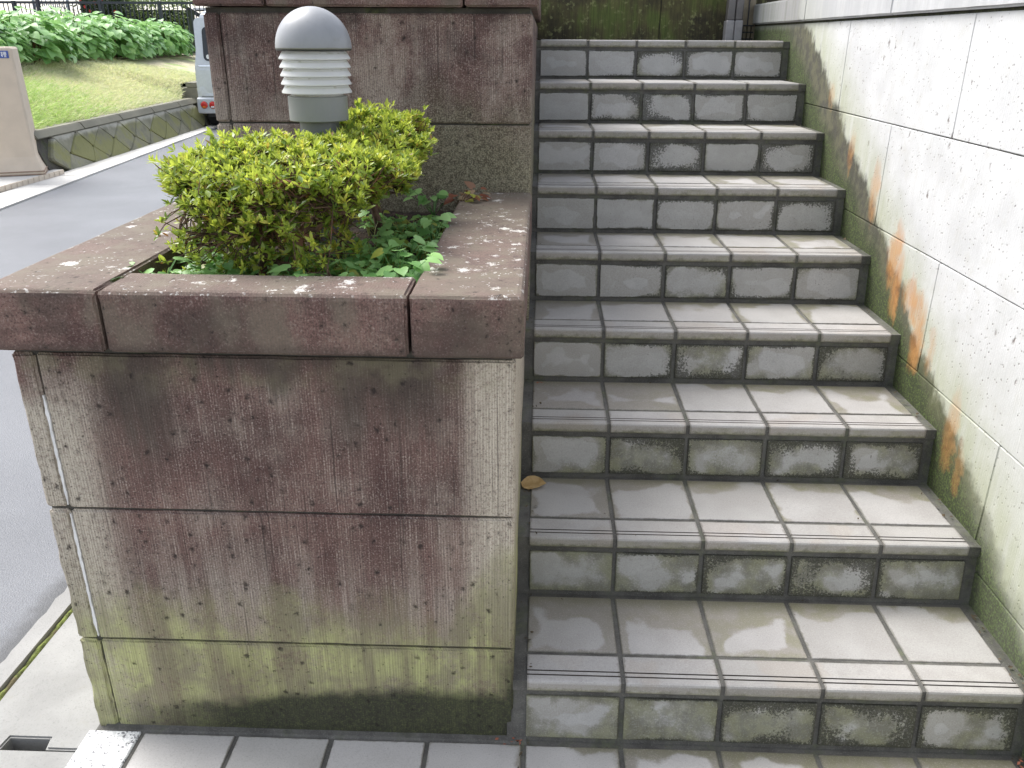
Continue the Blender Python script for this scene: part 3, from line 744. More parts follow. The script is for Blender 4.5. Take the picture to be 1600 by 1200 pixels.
def louv_mat():
    g = G('white_louvre'); p = g.objc(); x, y, z = g.sep(p); A = g.noise(p, 35, 4)
    f = g.ma('FRACT', g.mul(g.sub(z, .352), 1 / .0178))
    c = g.mix(g.ss(A, .4, .7), (.90, .90, .905), (.84, .84, .835))
    d = g.mul(g.ss(g.noise(g.vmul(p, (1, 1, 3)), 26, 3, .6), .56, .62), g.ss(f, .45, .1))
    c = g.mix(g.mul(d, .7), c, (.30, .29, .17))
    c = g.mix(g.mul(g.ss(f, .16, .02), .45), c, (.42, .42, .26))
    return g.leaf(c, (.92, .91, .88), .38, None, .5, .5)
MAT['louvre'] = louv_mat()
bm = bmesh.new(); pr = [(.0, .5385)]
for k in range(1, 15):
    a = pi / 2 * k / 14; pr.append((.0838 * sin(a), .4535 + .085 * cos(a)))
pr += [(.0838, .4505), (.0815, .4505), (.0805, .455), (0, .458)]
lathe(bm, pr, 56); obj('dome', bm, MAT['dome'], lamp, True)
bm = bmesh.new(); lathe(bm, [(.0815, .4508), (.0832, .4490), (.0815, .4475), (.06, .448)], 56); obj('gasket', bm, dark, lamp, True)
for k in range(5):
    z0 = .4305 - k * .0178; ro = .0800 - .0002 * k
    bm = bmesh.new(); lathe(bm, [(.0575, z0 + .0135), (.0672, z0 + .0165), (.0705, z0 + .0152), (ro - .001, z0 + .0018), (ro - .001, z0 - .0006), (.0765, z0 - .0008), (.060, z0 + .009), (.0575, z0 + .0135)], 64)
    obj('louvre_ring', bm, MAT['louvre'], lamp, False)
bm = bmesh.new(); lathe(bm, [(.0585, .350), (.0585, .452)], 48); obj('diffuser', bm, MAT['louvre'], lamp, True)
bm = bmesh.new(); lathe(bm, [(0, .352), (.0655, .352), (.0668, .350), (.0668, .300), (.0655, .2985), (.060, .2985), (.045, .300), (0, .30)], 56); obj('collar', bm, MAT['collar'], lamp, False)
bm = bmesh.new(); lathe(bm, [(.0450, .300), (.0450, .0), (.047, -.02)], 40); obj('post', bm, plain('dark_grey_post', (.155, .16, .17), .45), lamp, True)
for o in list(lamp.children):
    if o.name.startswith(('louvre_ring', 'collar')):
        for p_ in o.data.polygons: p_.use_smooth = True
        o.data.set_sharp_from_angle(angle=RAD(30))

# ------------------------------------------------------------------ azaleas
def leaf_attr_mesh(bm, lay):
    pass
def leaf_faces(bm, lay, base, d, side, nrm, L, W, t, fold=.25, curl=.12, shape='lance'):
    """one leaf: a folded blade on its midrib, tint t on every corner"""
    if shape == 'lance': st_ = ((0, .0), (.28, .70), (.58, 1.0), (.85, .55), (1, 0))
    else: st_ = ((0, .0), (.10, .80), (.35, 1.0), (.70, .58), (1, 0))
    mid, lf, rg = [], [], []
    for s, w in st_:
        c = base + d * (L * s) - nrm * (curl * L * s * s)
        mid.append(bm.verts.new(c))
        if 0 < s < 1:
            off = side * (W * .5 * w); lift = nrm * (fold * W * .5 * w)
            lf.append(bm.verts.new(c + off + lift)); rg.append(bm.verts.new(c - off + lift))
    fs = []
    n = len(mid)
    for sd_, lst in ((1, lf), (-1, rg)):
        ch = [mid[0]] + lst + [mid[-1]]
        for i in range(n - 1):
            vs = [mid[i], mid[i + 1], ch[i + 1], ch[i]]
            u = []
            for v in vs:
                if v not in u: u.append(v)
            if len(u) < 3: continue
            fs.append(bm.faces.new(u if sd_ < 0 else u[::-1]))
    for f in fs:
        for lp in f.loops: lp[lay] = (t[0], t[1], t[2], 1)
        f.smooth = True
def azalea_mat():
    g = G('azalea_leaf'); t = g.attr('tint', 'Color'); p = g.pos()
    r, gg, b = g.sep(t)
    c = g.mix(g.ss(r, .0, 1.0), (.120, .225, .035), (.560, .630, .100))
    c = g.mix(g.ss(b, .80, .95), c, (.68, .62, .11)); c = g.mix(g.ss(gg, .965, .99), c, (.26, .07, .035))
    tr = g.mix(.5, c, (.55, .62, .08))
    return g.leaf(c, tr, .34, None, .6, .48)
MAT['azalea'] = azalea_mat()
def bark_mat():
    g = G('azalea_bark'); p = g.pos(); A = g.noise(g.vmul(p, (1, 1, .4)), 90, 4, .7); B = g.noise(p, 15, 3)
    c = g.mix(g.ss(A, .35, .65), (.055, .034, .022), (.175, .105, .065)); c = g.mix(g.mul(g.ss(B, .52, .62), .6), c, (.27, .115, .05))
    return g.end(c, .85, g.bump(A, .8, .003))
MAT['bark'] = bark_mat()
def bez(a, b, c, t): return a * ((1 - t) ** 2) + b * (2 * t * (1 - t)) + c * (t * t)
def azalea(label, stems, crown_pts, tips_n, seed, keep, base_z=.945):
    """stems: (x, y) bases; crown_pts(r) -> a random tip and its outward direction"""
    r = random.Random(seed)
    cx = sum(s[0] for s in stems) / len(stems); cy = sum(s[1] for s in stems) / len(stems)
    t = thing('azalea_bush', label, 'bush', (cx, cy, base_z)); O = Vector((cx, cy, base_z))
    wood = bmesh.new(); fol = bmesh.new(); lay = fol.loops.layers.float_color.new('tint'); tw = bmesh.new()
    nodes = []
    for (sx, sy, rad) in stems:
        b0 = Vector((sx, sy, base_z - .02)); h = r.uniform(.08, .13)
        b1 = b0 + Vector((r.uniform(-.02, .02), r.uniform(-.02, .02), h))
        tube(wood, [b0 - O, (b0 + b1) / 2 + Vector((r.uniform(-.008, .008), r.uniform(-.008, .008), 0)) - O, b1 - O], [rad * 1.25, rad, rad * .9], 7)
        for k in range(7):
            tip, _ = crown_pts(r)
            e = b1.lerp(tip, r.uniform(.62, .80)); e.z -= .02
            ctrl = b1 + Vector(((e.x - b1.x) * .35, (e.y - b1.y) * .35, (e.z - b1.z) * .75)) + Vector((r.uniform(-.04, .04), r.uniform(-.04, .04), 0))
            ps = [bez(b1, ctrl, e, q / 7) + Vector((r.uniform(-1, 1), r.uniform(-1, 1), r.uniform(-1, 1))) * (.006 if 0 < q < 7 else 0) for q in range(8)]
            tube(wood, [p - O for p in ps], [rad * (.80 - .62 * q / 7) for q in range(8)], 6)
            nodes += [(ps[q], rad * (.80 - .62 * q / 7)) for q in range(2, 8)]
    # second order branches
    extra = []
    for k in range(95):
        tip, _ = crown_pts(r)
        a, ra = min(nodes, key=lambda n: (n[0] - tip).length + r.uniform(0, .05))
        e = a.lerp(tip, r.uniform(.6, .85)); mid = (a + e) / 2 + Vector((r.uniform(-.02, .02), r.uniform(-.02, .02), r.uniform(-.01, .02)))
        tube(wood, [a - O, bez(a, mid, e, .35) - O, bez(a, mid, e, .7) - O, e - O], [min(ra, .0042), .0034, .0026, .0019], 5)
        extra += [bez(a, mid, e, .5), e, bez(a, mid, e, .75)]
    allp = [n[0] for n in nodes] + extra
    for k in range(tips_n):
        tip, out = crown_pts(r)
        if not keep(tip): continue
        a = min(r.sample(allp, 40), key=lambda n: (n - tip).length)
        if (a - tip).length < .16:
            mid = (a + tip) / 2 + Vector((r.uniform(-.015, .015), r.uniform(-.015, .015), r.uniform(-.012, .006)))
            tube(tw, [a - O, mid - O, tip - O], [.0016, .0013, .0009], 3, cap=False)
        ax = (out + Vector((r.gauss(0, .28), r.gauss(0, .28), r.gauss(.15, .25)))).normalized()
        if r.random() < .10: tip = tip + Vector((0, 0, r.uniform(.008, .030)))
        s = ax.orthogonal().normalized(); s2 = ax.cross(s)
        young = r.random() ** .8; big = r.uniform(.7, 1.2); ph = r.uniform(0, 6.28)
        yel = r.random(); n = r.randint(6, 10)
        for q in range(n):
            an = ph + q * 2.399 + r.uniform(-.3, .3); spread = r.uniform(.35, 1.25) if q > 2 else r.uniform(.1, .5)
            rd = s * cos(an) + s2 * sin(an)
            d = (ax * cos(spread) + rd * sin(spread)).normalized()
            nr = (ax * sin(spread) - rd * cos(spread)).normalized(); sd_ = d.cross(nr)
            L = r.uniform(.0115, .0205) * big * (1.15 if q > 3 else .85)
            tt = (min(1, max(0, young + r.uniform(-.25, .25))), r.random(), yel * r.uniform(.9, 1.02))
            leaf_faces(fol, lay, tip - O - ax * (.006 * (q / n)), d, sd_, nr, L, L * r.uniform(.25, .36), tt, .3, r.uniform(-.05, .22))
        if r.random() < .55:                                   # older leaves lower on the twig
            for q in range(r.randint(2, 5)):
                f = r.uniform(.45, .92); b = a.lerp(tip, f) if (a - tip).length < .16 else tip - ax * r.uniform(.01, .03)
                d = (ax * .3 + Vector((r.uniform(-1, 1), r.uniform(-1, 1), r.uniform(-.4, .5)))).normalized(); nr = (Vector((0, 0, 1)) - d * d.z).normalized()
                L = r.uniform(.018, .03)
                leaf_faces(fol, lay, b - O, d, d.cross(nr), nr, L, L * .38, (r.uniform(0, .45), r.random(), r.uniform(0, .6)), .2, .15)
    obj('branches', wood, MAT['bark'], t, True); obj('twigs', tw, MAT['bark'], t, False)
    obj('foliage', fol, MAT['azalea'], t)
    return t
def post_clear(p): return (Vector((p.x - LX, p.y - LY)).length > .062) or p.z < 1.1
def crown_a(r):
    """broad flat-topped front bush that spreads over the street side of the planter"""
    while True:
        u = r.random()
        a = r.uniform(0, 2 * pi); rr = sqrt(r.random())
        if u < .58:
            x = -.515 + .262 * rr * cos(a); y = .385 + .275 * rr * sin(a)
            z = 1.212 - .055 * rr ** 3 - .03 * r.random() ** 2 + .018 * mnoise.noise(Vector((x * 11, y * 11, 1.7)))
            z -= .055 * max(0, (.28 - y) / .2)
            out = Vector((.55 * rr * cos(a), .55 * rr * sin(a), 1)).normalized()
        elif u < .86:
            k = r.random(); rr = r.uniform(.80, 1.0) - .38 * (1 - k)
            x = -.520 + .272 * rr * cos(a); y = .375 + .265 * rr * sin(a); z = 1.085 + .105 * k
            out = Vector((cos(a), sin(a), .45)).normalized()
        else:
            x = r.uniform(-.72, -.38); y = r.uniform(.13, .45); z = r.uniform(.985, 1.11); out = Vector((r.uniform(-.5, .5), -.8, .6)).normalized()
        if x > -.33 and y < .30: continue
        if mnoise.noise(Vector((x * 9, y * 9, z * 9 + 3))) < -.33: continue
        return Vector((x, y, z)), out
def crown_b(r):
    """rear bush between the lamp and the stairs"""
    while True:
        u = r.random(); a = r.uniform(0, 2 * pi); rr = sqrt(r.random())
        if u < .62:
            x = -.402 + .150 * rr * cos(a); y = .665 + .255 * rr * sin(a)
            z = 1.252 - .05 * rr ** 3 - .03 * r.random() ** 2 + .022 * mnoise.noise(Vector((x * 13, y * 13, 5.7))) - .045 * max(0, (.70 - y) / .2)
            out = Vector((.55 * rr * cos(a), .55 * rr * sin(a), 1)).normalized()
        else:
            k = r.random(); rr = r.uniform(.80, 1.0) - .42 * (1 - k)
            x = -.400 + .150 * rr * cos(a); y = .70 + .21 * rr * sin(a); z = 1.07 + .135 * k
            out = Vector((cos(a), sin(a), .45)).normalized()
        if mnoise.noise(Vector((x * 9, y * 9, z * 9 + 8))) < -.34: continue
        if y > 1.0: continue
        return Vector((x, y, z)), out
azalea('broad flat-topped azalea bush spreading over the street side of the planter', [(-.565, .26, .0095), (-.490, .24, .012), (-.60, .40, .009), (-.45, .48, .009)], crown_a, 2600, 21, post_clear)
azalea('smaller azalea bush behind and right of the domed lamp', [(-.40, .70, .010), (-.42, .80, .008)], crown_b, 1500, 22, post_clear)

# ------------------------------------------------------------------ heart-leaved weeds in the planter
def weed_mat(name, a, b, tr):
    g = G(name); t = g.attr('tint', 'Color'); r, gg, bb = g.sep(t)
    c = g.mix(r, a, b); c = g.mix(g.ss(gg, .93, .97), c, (.32, .34, .06))
    return g.leaf(c, g.mix(.5, c, tr), .42, None, .45, .30)
MAT['weed'] = weed_mat('weed_leaf', (.120, .285, .075), (.370, .620, .210), (.3, .6, .1))
MAT['redweed'] = weed_mat('dry_red_leaf', (.20, .055, .030), (.30, .24, .15), (.4, .2, .08))
def heart_leaf(bm, lay, c, d, nr, L, t, r):
    """heart-shaped leaf with a sinus at its stalk"""
    sd_ = d.cross(nr).normalized()
    out = ((0, 0), (-.14, .22), (.02, .46), (.32, .50), (.66, .34), (1.0, 0))
    mid = [(0, 0), (.33, 0), (.66, 0), (1, 0)]
    def P(s, w, sg): return c + d * (L * s) + sd_ * (sg * L * w * .92) + nr * (L * (.30 * w * .5 - .22 * s * s))
    mv = [bm.verts.new(P(s, 0, 1)) for s, _ in mid]
    for sg in (1, -1):
        e = [bm.verts.new(P(s, w, sg)) for s, w in out[1:-1]]
        polys = ([mv[0], e[1], e[0]], [mv[0], mv[1], e[2], e[1]], [mv[1], mv[2], e[3], e[2]], [mv[2], mv[3], e[3]])
        for pl_ in polys:
            f = bm.faces.new(pl_ if sg > 0 else pl_[::-1]); f.smooth = True
            for lp in f.loops: lp[lay] = (*t, 1)
def weed_plant(bm, lay, st_, base, n, h, L, r, lean=(0, 0)):
    for k in range(n):
        a = r.uniform(0, 6.28); rad = r.uniform(.2, 1) * h * .9; hh = h * r.uniform(.45, 1.1)
        tip = base + Vector((cos(a) * rad + lean[0] * hh, sin(a) * rad + lean[1] * hh, hh))
        tube(st_, [base, base.lerp(tip, .55) + Vector((0, 0, .15 * hh)), tip], [.0012, .0010, .0008], 3, cap=False)
        d = Vector((cos(a) + r.uniform(-.6, .6) + lean[0], sin(a) + r.uniform(-.6, .6) - .25 + lean[1], r.uniform(-.45, .15))).normalized()
        nr = (Vector((r.uniform(-.3, .3), r.uniform(-.45, .15), 1))); nr = (nr - d * nr.dot(d)).normalized()
        heart_leaf(bm, lay, tip, d, nr, L * r.uniform(.6, 1.2), (r.random(), r.random(), 0), r)
def merge_two(bm, st_):
    me = bpy.data.meshes.new('tmp'); st_.to_mesh(me); st_.free(); bm.from_mesh(me); bpy.data.meshes.remove(me); return bm
r = random.Random(31); bm = bmesh.new(); lay = bm.loops.layers.float_color.new('tint')
for k in range(360):
    if k < 200: x, y = r.uniform(-.44, -.225), r.uniform(.12, .78)
    else: x, y = r.uniform(-.73, -.30), r.uniform(.11, .40)
    weed_plant(bm, lay, bm, Vector((x, y, .955)), r.randint(2, 4), r.uniform(.018, .048), r.uniform(.015, .030), r)
o = obj('ground_cover', bm, MAT['weed']); tag(o, 'low heart-leaved green weeds covering the planter soil', kind='stuff')
def single_weed(label, base, n, h, L, seed, mat='weed', lean=(0, 0), name='leafy_weed', cat='plant', group=None):
    r = random.Random(seed); bm = bmesh.new(); lay = bm.loops.layers.float_color.new('tint'); sb = bmesh.new()
    weed_plant(bm, lay, sb, Vector((0, 0, 0)), n, h, L, r, lean)
    t = thing(name, label, cat, base, group=group)
    obj('leaves', bm, MAT[mat], t); obj('stalks', sb, MAT['weed' if mat == 'weed' else 'bark'], t)
single_weed('large pale green weed leaves leaning over the left inner corner of the capping', (-.715, .125, .955), 7, .075, .050, 41, lean=(-.35, -.1))
single_weed('two-leaved green weed in front of the azalea trunks', (-.455, .125, .96), 4, .055, .042, 43)
single_weed('bushy bright green weed against the inner edge of the right capping', (-.262, .150, .955), 15, .085, .040, 44, lean=(.1, -.1))
single_weed('tall green weed beside the right capping, halfway back', (-.268, .30, .955), 13, .080, .038, 45)
single_weed('round-leaved green weed near the far inner corner of the capping', (-.245, .56, .955), 9, .075, .036, 46)
single_weed('withered reddish weed lying over the far corner of the capping', (-.215, .885, .990), 20, .055, .026, 47, 'redweed', (.9, .0), 'withered_weed')
single_weed('greyish weed at the foot of the rear stone wall', (-.285, .90, .965), 14, .075, .030, 48, lean=(-.2, 0))
# fallen leaves
dl = G('dry_leaf'); p = dl.objc(); A = dl.noise(p, 60, 4); c = dl.mix(dl.ss(A, .35, .65), (.50, .32, .13), (.68, .48, .24)); MAT['dry'] = dl.leaf(c, (.5, .35, .15), .6, None, .4, .2)
bm = bmesh.new(); nu, nv = 10, 6; vs = []
for i in range(nu + 1):
    row = []
    s = i / nu; w = .022 * (sin(pi * min(1, s * 1.02) ** .8) ** .8 if 0 < s < 1 else .02)
    for j in range(nv + 1):
        q = j / nv * 2 - 1
        row.append(bm.verts.new((-.029 + .058 * s, q * w, .003 + .009 * q * q * sin(pi * s) + .006 * (s - .5) ** 2 * 4 + .003 * mnoise.noise(Vector((i * .6, j * .8, 2))))))
    vs.append(row)
for i in range(nu):
    for j in range(nv): bm.faces.new((vs[i][j], vs[i + 1][j], vs[i + 1][j + 1], vs[i][j + 1]))
tube(bm, [(-.029, 0, .013), (-.040, .002, .012), (-.048, .006, .006)], [.0012, .0009, .0007], 4)
o = obj('fallen_leaf', bm, MAT['dry'], smooth=True, loc=(.004, .560, 2 * RISE + .001), rot=(RAD(16), RAD(-6), RAD(-12))); o.scale = (1.2, 1.2, 1.0); tag(o, 'dry tan leaf lying on the stair tread against the planter', 'leaf')
pet = plain('red_petal', (.36, .12, .07), .6, var=.4)
bm = bmesh.new(); r = random.Random(77)
for cxx, cyy, n, sp_, z in ((-.018, -.012, 6, .018, .003), (-.05, -.018, 3, .02, .003), (1.045, -.03, 3, .02, .003), (-.012, .60, 3, .012, 2 * RISE), (.018, .895, 4, .012, 3 * RISE)):
    for k in range(n):
        c = Vector((cxx + r.gauss(0, sp_ * .5), cyy + r.gauss(0, sp_ * .5), z + r.uniform(0, .004))); a = r.uniform(0, 6.28); L = r.uniform(.003, .006)
        d = Vector((cos(a), sin(a), r.uniform(-.2, .5))) * L; s = Vector((-sin(a), cos(a), r.uniform(-.2, .4))) * L * .5
        bm.faces.new([bm.verts.new(c + v) for v in (-d, s, d, -s)])
o = obj('petal_litter', bm, pet); tag(o, 'tiny red petals scattered in the stair corners', kind='stuff')

bm = bmesh.new(); r = random.Random(88)
for i in range(-1, 9):
    z = (i + 1) * RISE + .001; y0, y1 = i * GO + .01, (i + 1) * GO - .012
    for k in range(34):
        u = r.random()
        if u < .34: c = Vector((r.uniform(-.026, .006) + abs(r.gauss(0, .006)), r.uniform(y0, y1), z))
        elif u < .68: c = Vector((1.058 - abs(r.gauss(0, .014)), r.uniform(y0, y1), z))
        elif u < .93: c = Vector((r.uniform(-.02, 1.05), y1 - abs(r.gauss(0, .007)), z))
        else: c = Vector((r.uniform(0, 1.04), r.uniform(y0, y1), z + .002))
        a = r.uniform(0, 6.28); L = r.uniform(.0012, .0042) * (1.5 if u < .68 else 1)
        d = Vector((cos(a), sin(a), r.uniform(0, .5))) * L; q = Vector((-sin(a), cos(a), r.uniform(0, .5))) * L * r.uniform(.3, .8); h = Vector((0, 0, L * .5))
        bm.faces.new([bm.verts.new(c + v + h) for v in (-d, q, d, -q)])
o = obj('stair_litter', bm, plain('dark_leaf_crumbs', (.075, .055, .032), .9, var=.6, sc=90)); tag(o, 'dark crumbs of leaf and grit gathered in the stair corners', kind='stuff')

# ------------------------------------------------------------------ across the road: retaining wall
rw = thing('retaining_wall', 'low mossy wall of large leaning stones across the road', 'retaining wall', (-5.4, 8.5, 0))
RO = Vector((-5.4, 8.5, 0))
def rstone_mat():
    g = G('mossy_field_stone'); p = g.pos(); z = g.sep(p)[2]; R = g.rnd()
    A = g.noise(p, 4, 5, .6); B = g.noise(p, 30, 4, .7)
    c = g.mix(g.ss(A, .3, .7), (.17, .165, .115), (.30, .29, .22))
    c = g.mix(g.ss(g.add(A, g.mul(g.sub(R, .5), .35)), .42, .60, 0, .8), c, (.215, .215, .075))
    c = g.mix(g.ss(g.add(z, g.mul(g.sub(A, .5), .12)), .30, .36, 0, .8), c, (.50, .48, .42))
    c = g.mix(g.mul(g.ss(B, .55, .7), .4), c, (.10, .095, .07))
    return g.end(c, .88, g.bump(g.add(A, B), .6, .012), .35)
MAT['rstone'] = rstone_mat()
dirv = Vector((-.0757, 1, 0)).normalized(); inw = Vector((-1, -.0757, 0)).normalized()
def wp(s, h, depth=0.0, lean=.55):
    """point on the leaning face: s along from y=7, h up the face"""
    b = Vector((xb(7.0 + s * dirv.y), 7.0 + s * dirv.y, 0)); lean = .40 if s < 6.6005 or h < .01 else .16
    return b + inw * (h * lean - depth) + Vector((0, 0, h)) - RO
H1 = .375
def hgt(s): return H1 if s < 6.6 else .62
r = random.Random(12)
W2, nseg = .62, 40
seg = [(.85, 6.6, H1), (6.601, 17, .62)]
for s0, s1, H in seg:
    n = int(round((s1 - s0) / W2)); w = (s1 - s0) / n; rows = 2 if H < .5 else 3; rh = H / rows
    def V(i, k): # jittered diamond lattice: corner at column i (half steps), row k
        q = random.Random(i * 131 + k * 17 + int(s0 * 7)); ss_ = s0 + i * w / 2 + q.uniform(-.085, .085) * (0 if k in (0, rows) and False else 1)
        hh = k * rh + (q.uniform(-.045, .045) if 0 < k < rows else 0)
        return (min(max(ss_, s0), s1), hh)
    # split-face stones: lozenges whose corners are cut to short edges, halves at top and bottom
    for k in range(0, rows + 1):
        for i in range(0, 2 * n + 1):
            if (i + k) % 2: continue
            pts = []
            c0 = .09
            for (a, b) in ((i - 1, k), (i, k - 1), (i + 1, k), (i, k + 1)):
                pts.append((a, b))
            poly = []
            for (a, b) in pts:
                if b < 0 or b > rows or a < 0 or a > 2 * n: poly.append(None)
                else: poly.append(V(a, b))
            base = V(i, k) if 0 <= i <= 2 * n else None
            P4 = [q for q in poly if q is not None]
            if len(P4) < 3:
                continue
            if len(P4) == 3 and k in (0, rows):
                pass
            cxs = sum(q[0] for q in P4) / len(P4); czs = sum(q[1] for q in P4) / len(P4)
            sh = .985
            rq = random.Random(i * 7 + k * 911 + int(s0))
            bm = bmesh.new(); prt = rq.uniform(.006, .022); outer, inner, back = [], [], []
            ring = []
            m = len(P4)
            for j in range(m):
                a_, b_ = P4[j], P4[(j + 1) % m]; pvv = P4[j - 1]
                if len(P4) == 4:
                    ring.append(tuple(a_[q] + (pvv[q] - a_[q]) * c0 for q in (0, 1))); ring.append(tuple(a_[q] + (b_[q] - a_[q]) * c0 * 1.2 for q in (0, 1)))
                else: ring.append(a_)
            for (a_, b_) in ring:
                a1, b1 = cxs + (a_ - cxs) * sh, czs + (b_ - czs) * sh
                back.append(bm.verts.new(wp(a1, b1, -.10))); outer.append(bm.verts.new(wp(a1, b1, -.004)))
                inner.append(bm.verts.new(wp(cxs + (a1 - cxs) * .93, czs + (b1 - czs) * .93, prt)))
            m = len(ring)
            bm.faces.new(inner)
            for j in range(m):
                j2 = (j + 1) % m
                bm.faces.new((outer[j], outer[j2], inner[j2], inner[j])); bm.faces.new((back[j], back[j2], outer[j2], outer[j]))
            bmesh.ops.recalc_face_normals(bm, faces=bm.faces[:])
            obj('stone', bm, MAT['rstone'], rw)
cmat = concrete_mat('mossy_coping', (.20, .19, .145), .5)
for s0, s1, H in seg:
    bm = bmesh.new()
    A = [wp(s0, -.05, -.035), wp(s1, -.05, -.035), wp(s1, H, -.035), wp(s0, H, -.035), wp(s0, -.05, -.4), wp(s1, -.05, -.4), wp(s1, H, -.4), wp(s0, H, -.4)]
    v = [bm.verts.new(q) for q in A]
    for f in ((0, 1, 2, 3), (3, 2, 6, 7), (4, 0, 3, 7), (1, 5, 6, 2)): bm.faces.new([v[q] for q in f])
    bmesh.ops.recalc_face_normals(bm, faces=bm.faces[:]); obj('core', bm, MAT['joint'] if H < .5 else cmat, rw)
for s0, s1, H in seg:
    s = s0
    while s < s1 - .05:
        e = min(s + 1.2, s1)
        bm = bmesh.new(); v = [bm.verts.new(q) for q in (wp(s, H + .004, .035), wp(e - .01, H + .004, .035), wp(e - .01, H + .085, .01), wp(s, H + .085, .01), wp(s, H + .004, -.2), wp(e - .01, H + .004, -.2), wp(e - .01, H + .085, -.2), wp(s, H + .085, -.2))]
        for f in ((0, 1, 2, 3), (3, 2, 6, 7), (4, 5, 1, 0), (4, 0, 3, 7), (1, 5, 6, 2)): bm.faces.new([v[q] for q in f])
        bmesh.ops.recalc_face_normals(bm, faces=bm.faces[:]); bmesh.ops.bevel(bm, geom=bm.edges[:], offset=.010, segments=2, affect='EDGES')
        obj('coping_stone', bm, cmat, rw); s = e

# ------------------------------------------------------------------ grass bank and upper terrace
def bank_mat():
    g = G('mown_bank'); p = g.pos(); A = g.noise(p, 1.1, 4, .6); B = g.noise(p, 40, 4, .7)
    c = g.mix(g.ss(B, .35, .65), (.48, .42, .27), (.68, .62, .43)); c = g.mix(g.ss(A, .5, .62), c, (.36, .45, .17))
    return g.end(c, .95, g.bump(B, .9, .03))
MAT['bank'] = bank_mat()
def bank_pt(s, t):
    """s metres along the wall from y=7, t 0..1 from wall top to terrace"""
    H = hgt(s) + .06 if s < 6.3 else (H1 + .06 + (.62 - H1) * min(1, (s - 6.3) / .4))
    b = wp(s, 0) + RO + inw * (H * .55 + .06); top = 1.045 + .02 * mnoise.noise(Vector((s * .5, 1, 1)))
    w = 2.0 + .10 * mnoise.noise(Vector((s * .3, 5, 1)))
    q = b + inw * (w * t)
    q.z = H + (top - H) * (t ** .85) + .05 * mnoise.noise(Vector((q.x * .9, q.y * .9, 2))) * sin(pi * t) + .13 * math.exp(-((s - 2.1) / 1.0) ** 2 - ((t - .42) / .26) ** 2)
    return q
bm = bmesh.new(); NS, NTT = 90, 12
gr = [[bm.verts.new(bank_pt(.85 + 18.2 * i / NS, j / NTT)) for j in range(NTT + 1)] for i in range(NS + 1)]
for i in range(NS):
    for j in range(NTT): bm.faces.new((gr[i][j], gr[i + 1][j], gr[i + 1][j + 1], gr[i][j + 1]))
lowv = [bm.verts.new((v.co.x, v.co.y, -.14)) for v in gr[0]]
for j in range(NTT): bm.faces.new((gr[0][j], gr[0][j + 1], lowv[j + 1], lowv[j]))
bmesh.ops.recalc_face_normals(bm, faces=bm.faces[:])
if bm.faces[0].normal.z < 0: bmesh.ops.reverse_faces(bm, faces=bm.faces[:])
o = obj('grass_bank', bm, MAT['bank'], smooth=True); tag(o, 'sloping mown bank above the stone retaining wall', kind='structure')
o = sheet('upper_terrace', [(xb(7.85) - 2.15, 7.85), (-60, 7.85), (-60, 60), (xb(30) - 2.3, 30)], 1.035, MAT['earth'], thick=1.3); tag(o, 'level ground above the grass bank', kind='structure')
def grass_mat():
    g = G('grass_blade'); t = g.attr('tint', 'Color'); r, gg, b = g.sep(t)
    c = g.mix(r, (.36, .56, .15), (.60, .74, .30)); c = g.mix(gg, c, (.86, .80, .60))
    return g.leaf(c, g.mix(.4, c, (.4, .5, .1)), .6, None, .3, .3)
MAT['grass'] = grass_mat()
r = random.Random(55); bm = bmesh.new(); lay = bm.loops.layers.float_color.new('tint')
def blade(bm, lay, b, L, w, tint, r):
    a = r.uniform(0, 6.28); d = Vector((cos(a) * .7 + .35, sin(a) * .7, r.uniform(.35, 1.2))).normalized(); s = d.cross(Vector((cos(a * 3), sin(a * 3), .2))).normalized() * w
    m = b + d * L * .55; t = b + d * L + Vector((d.x, d.y, -.5)) * L * .22
    v = [bm.verts.new(q) for q in (b - s, b + s, m + s * .7, m - s * .7, t)]
    for f in ((0, 1, 2, 3), (3, 2, 4)):
        for lp in bm.faces.new([v[q] for q in f]).loops: lp[lay] = (*tint, 1)
for k in range(42000):
    s = r.uniform(.86, 8.4); t = r.random()
    b = bank_pt(s, t)
    gn = mnoise.noise(Vector((s * .55, t * 1.5, 3.3))) * .55 + (2.9 - s) * .42 + (.35 - t) * .15
    green = 1 / (1 + math.exp(-gn * 4))
    isg = r.random() < green
    L = r.uniform(.07, .16) if isg else r.uniform(.05, .12)
    if isg and t > .25 and t < .75 and s < 2.0: L *= 1.5
    blade(bm, lay, b - Vector((0, 0, .01)), L, .0055, (r.random(), r.uniform(0, .25) if isg else r.uniform(.55, 1.0), 0), r)
o = obj('grass', bm, MAT['grass']); tag(o, 'short green and straw-coloured grass on the bank', kind='stuff')

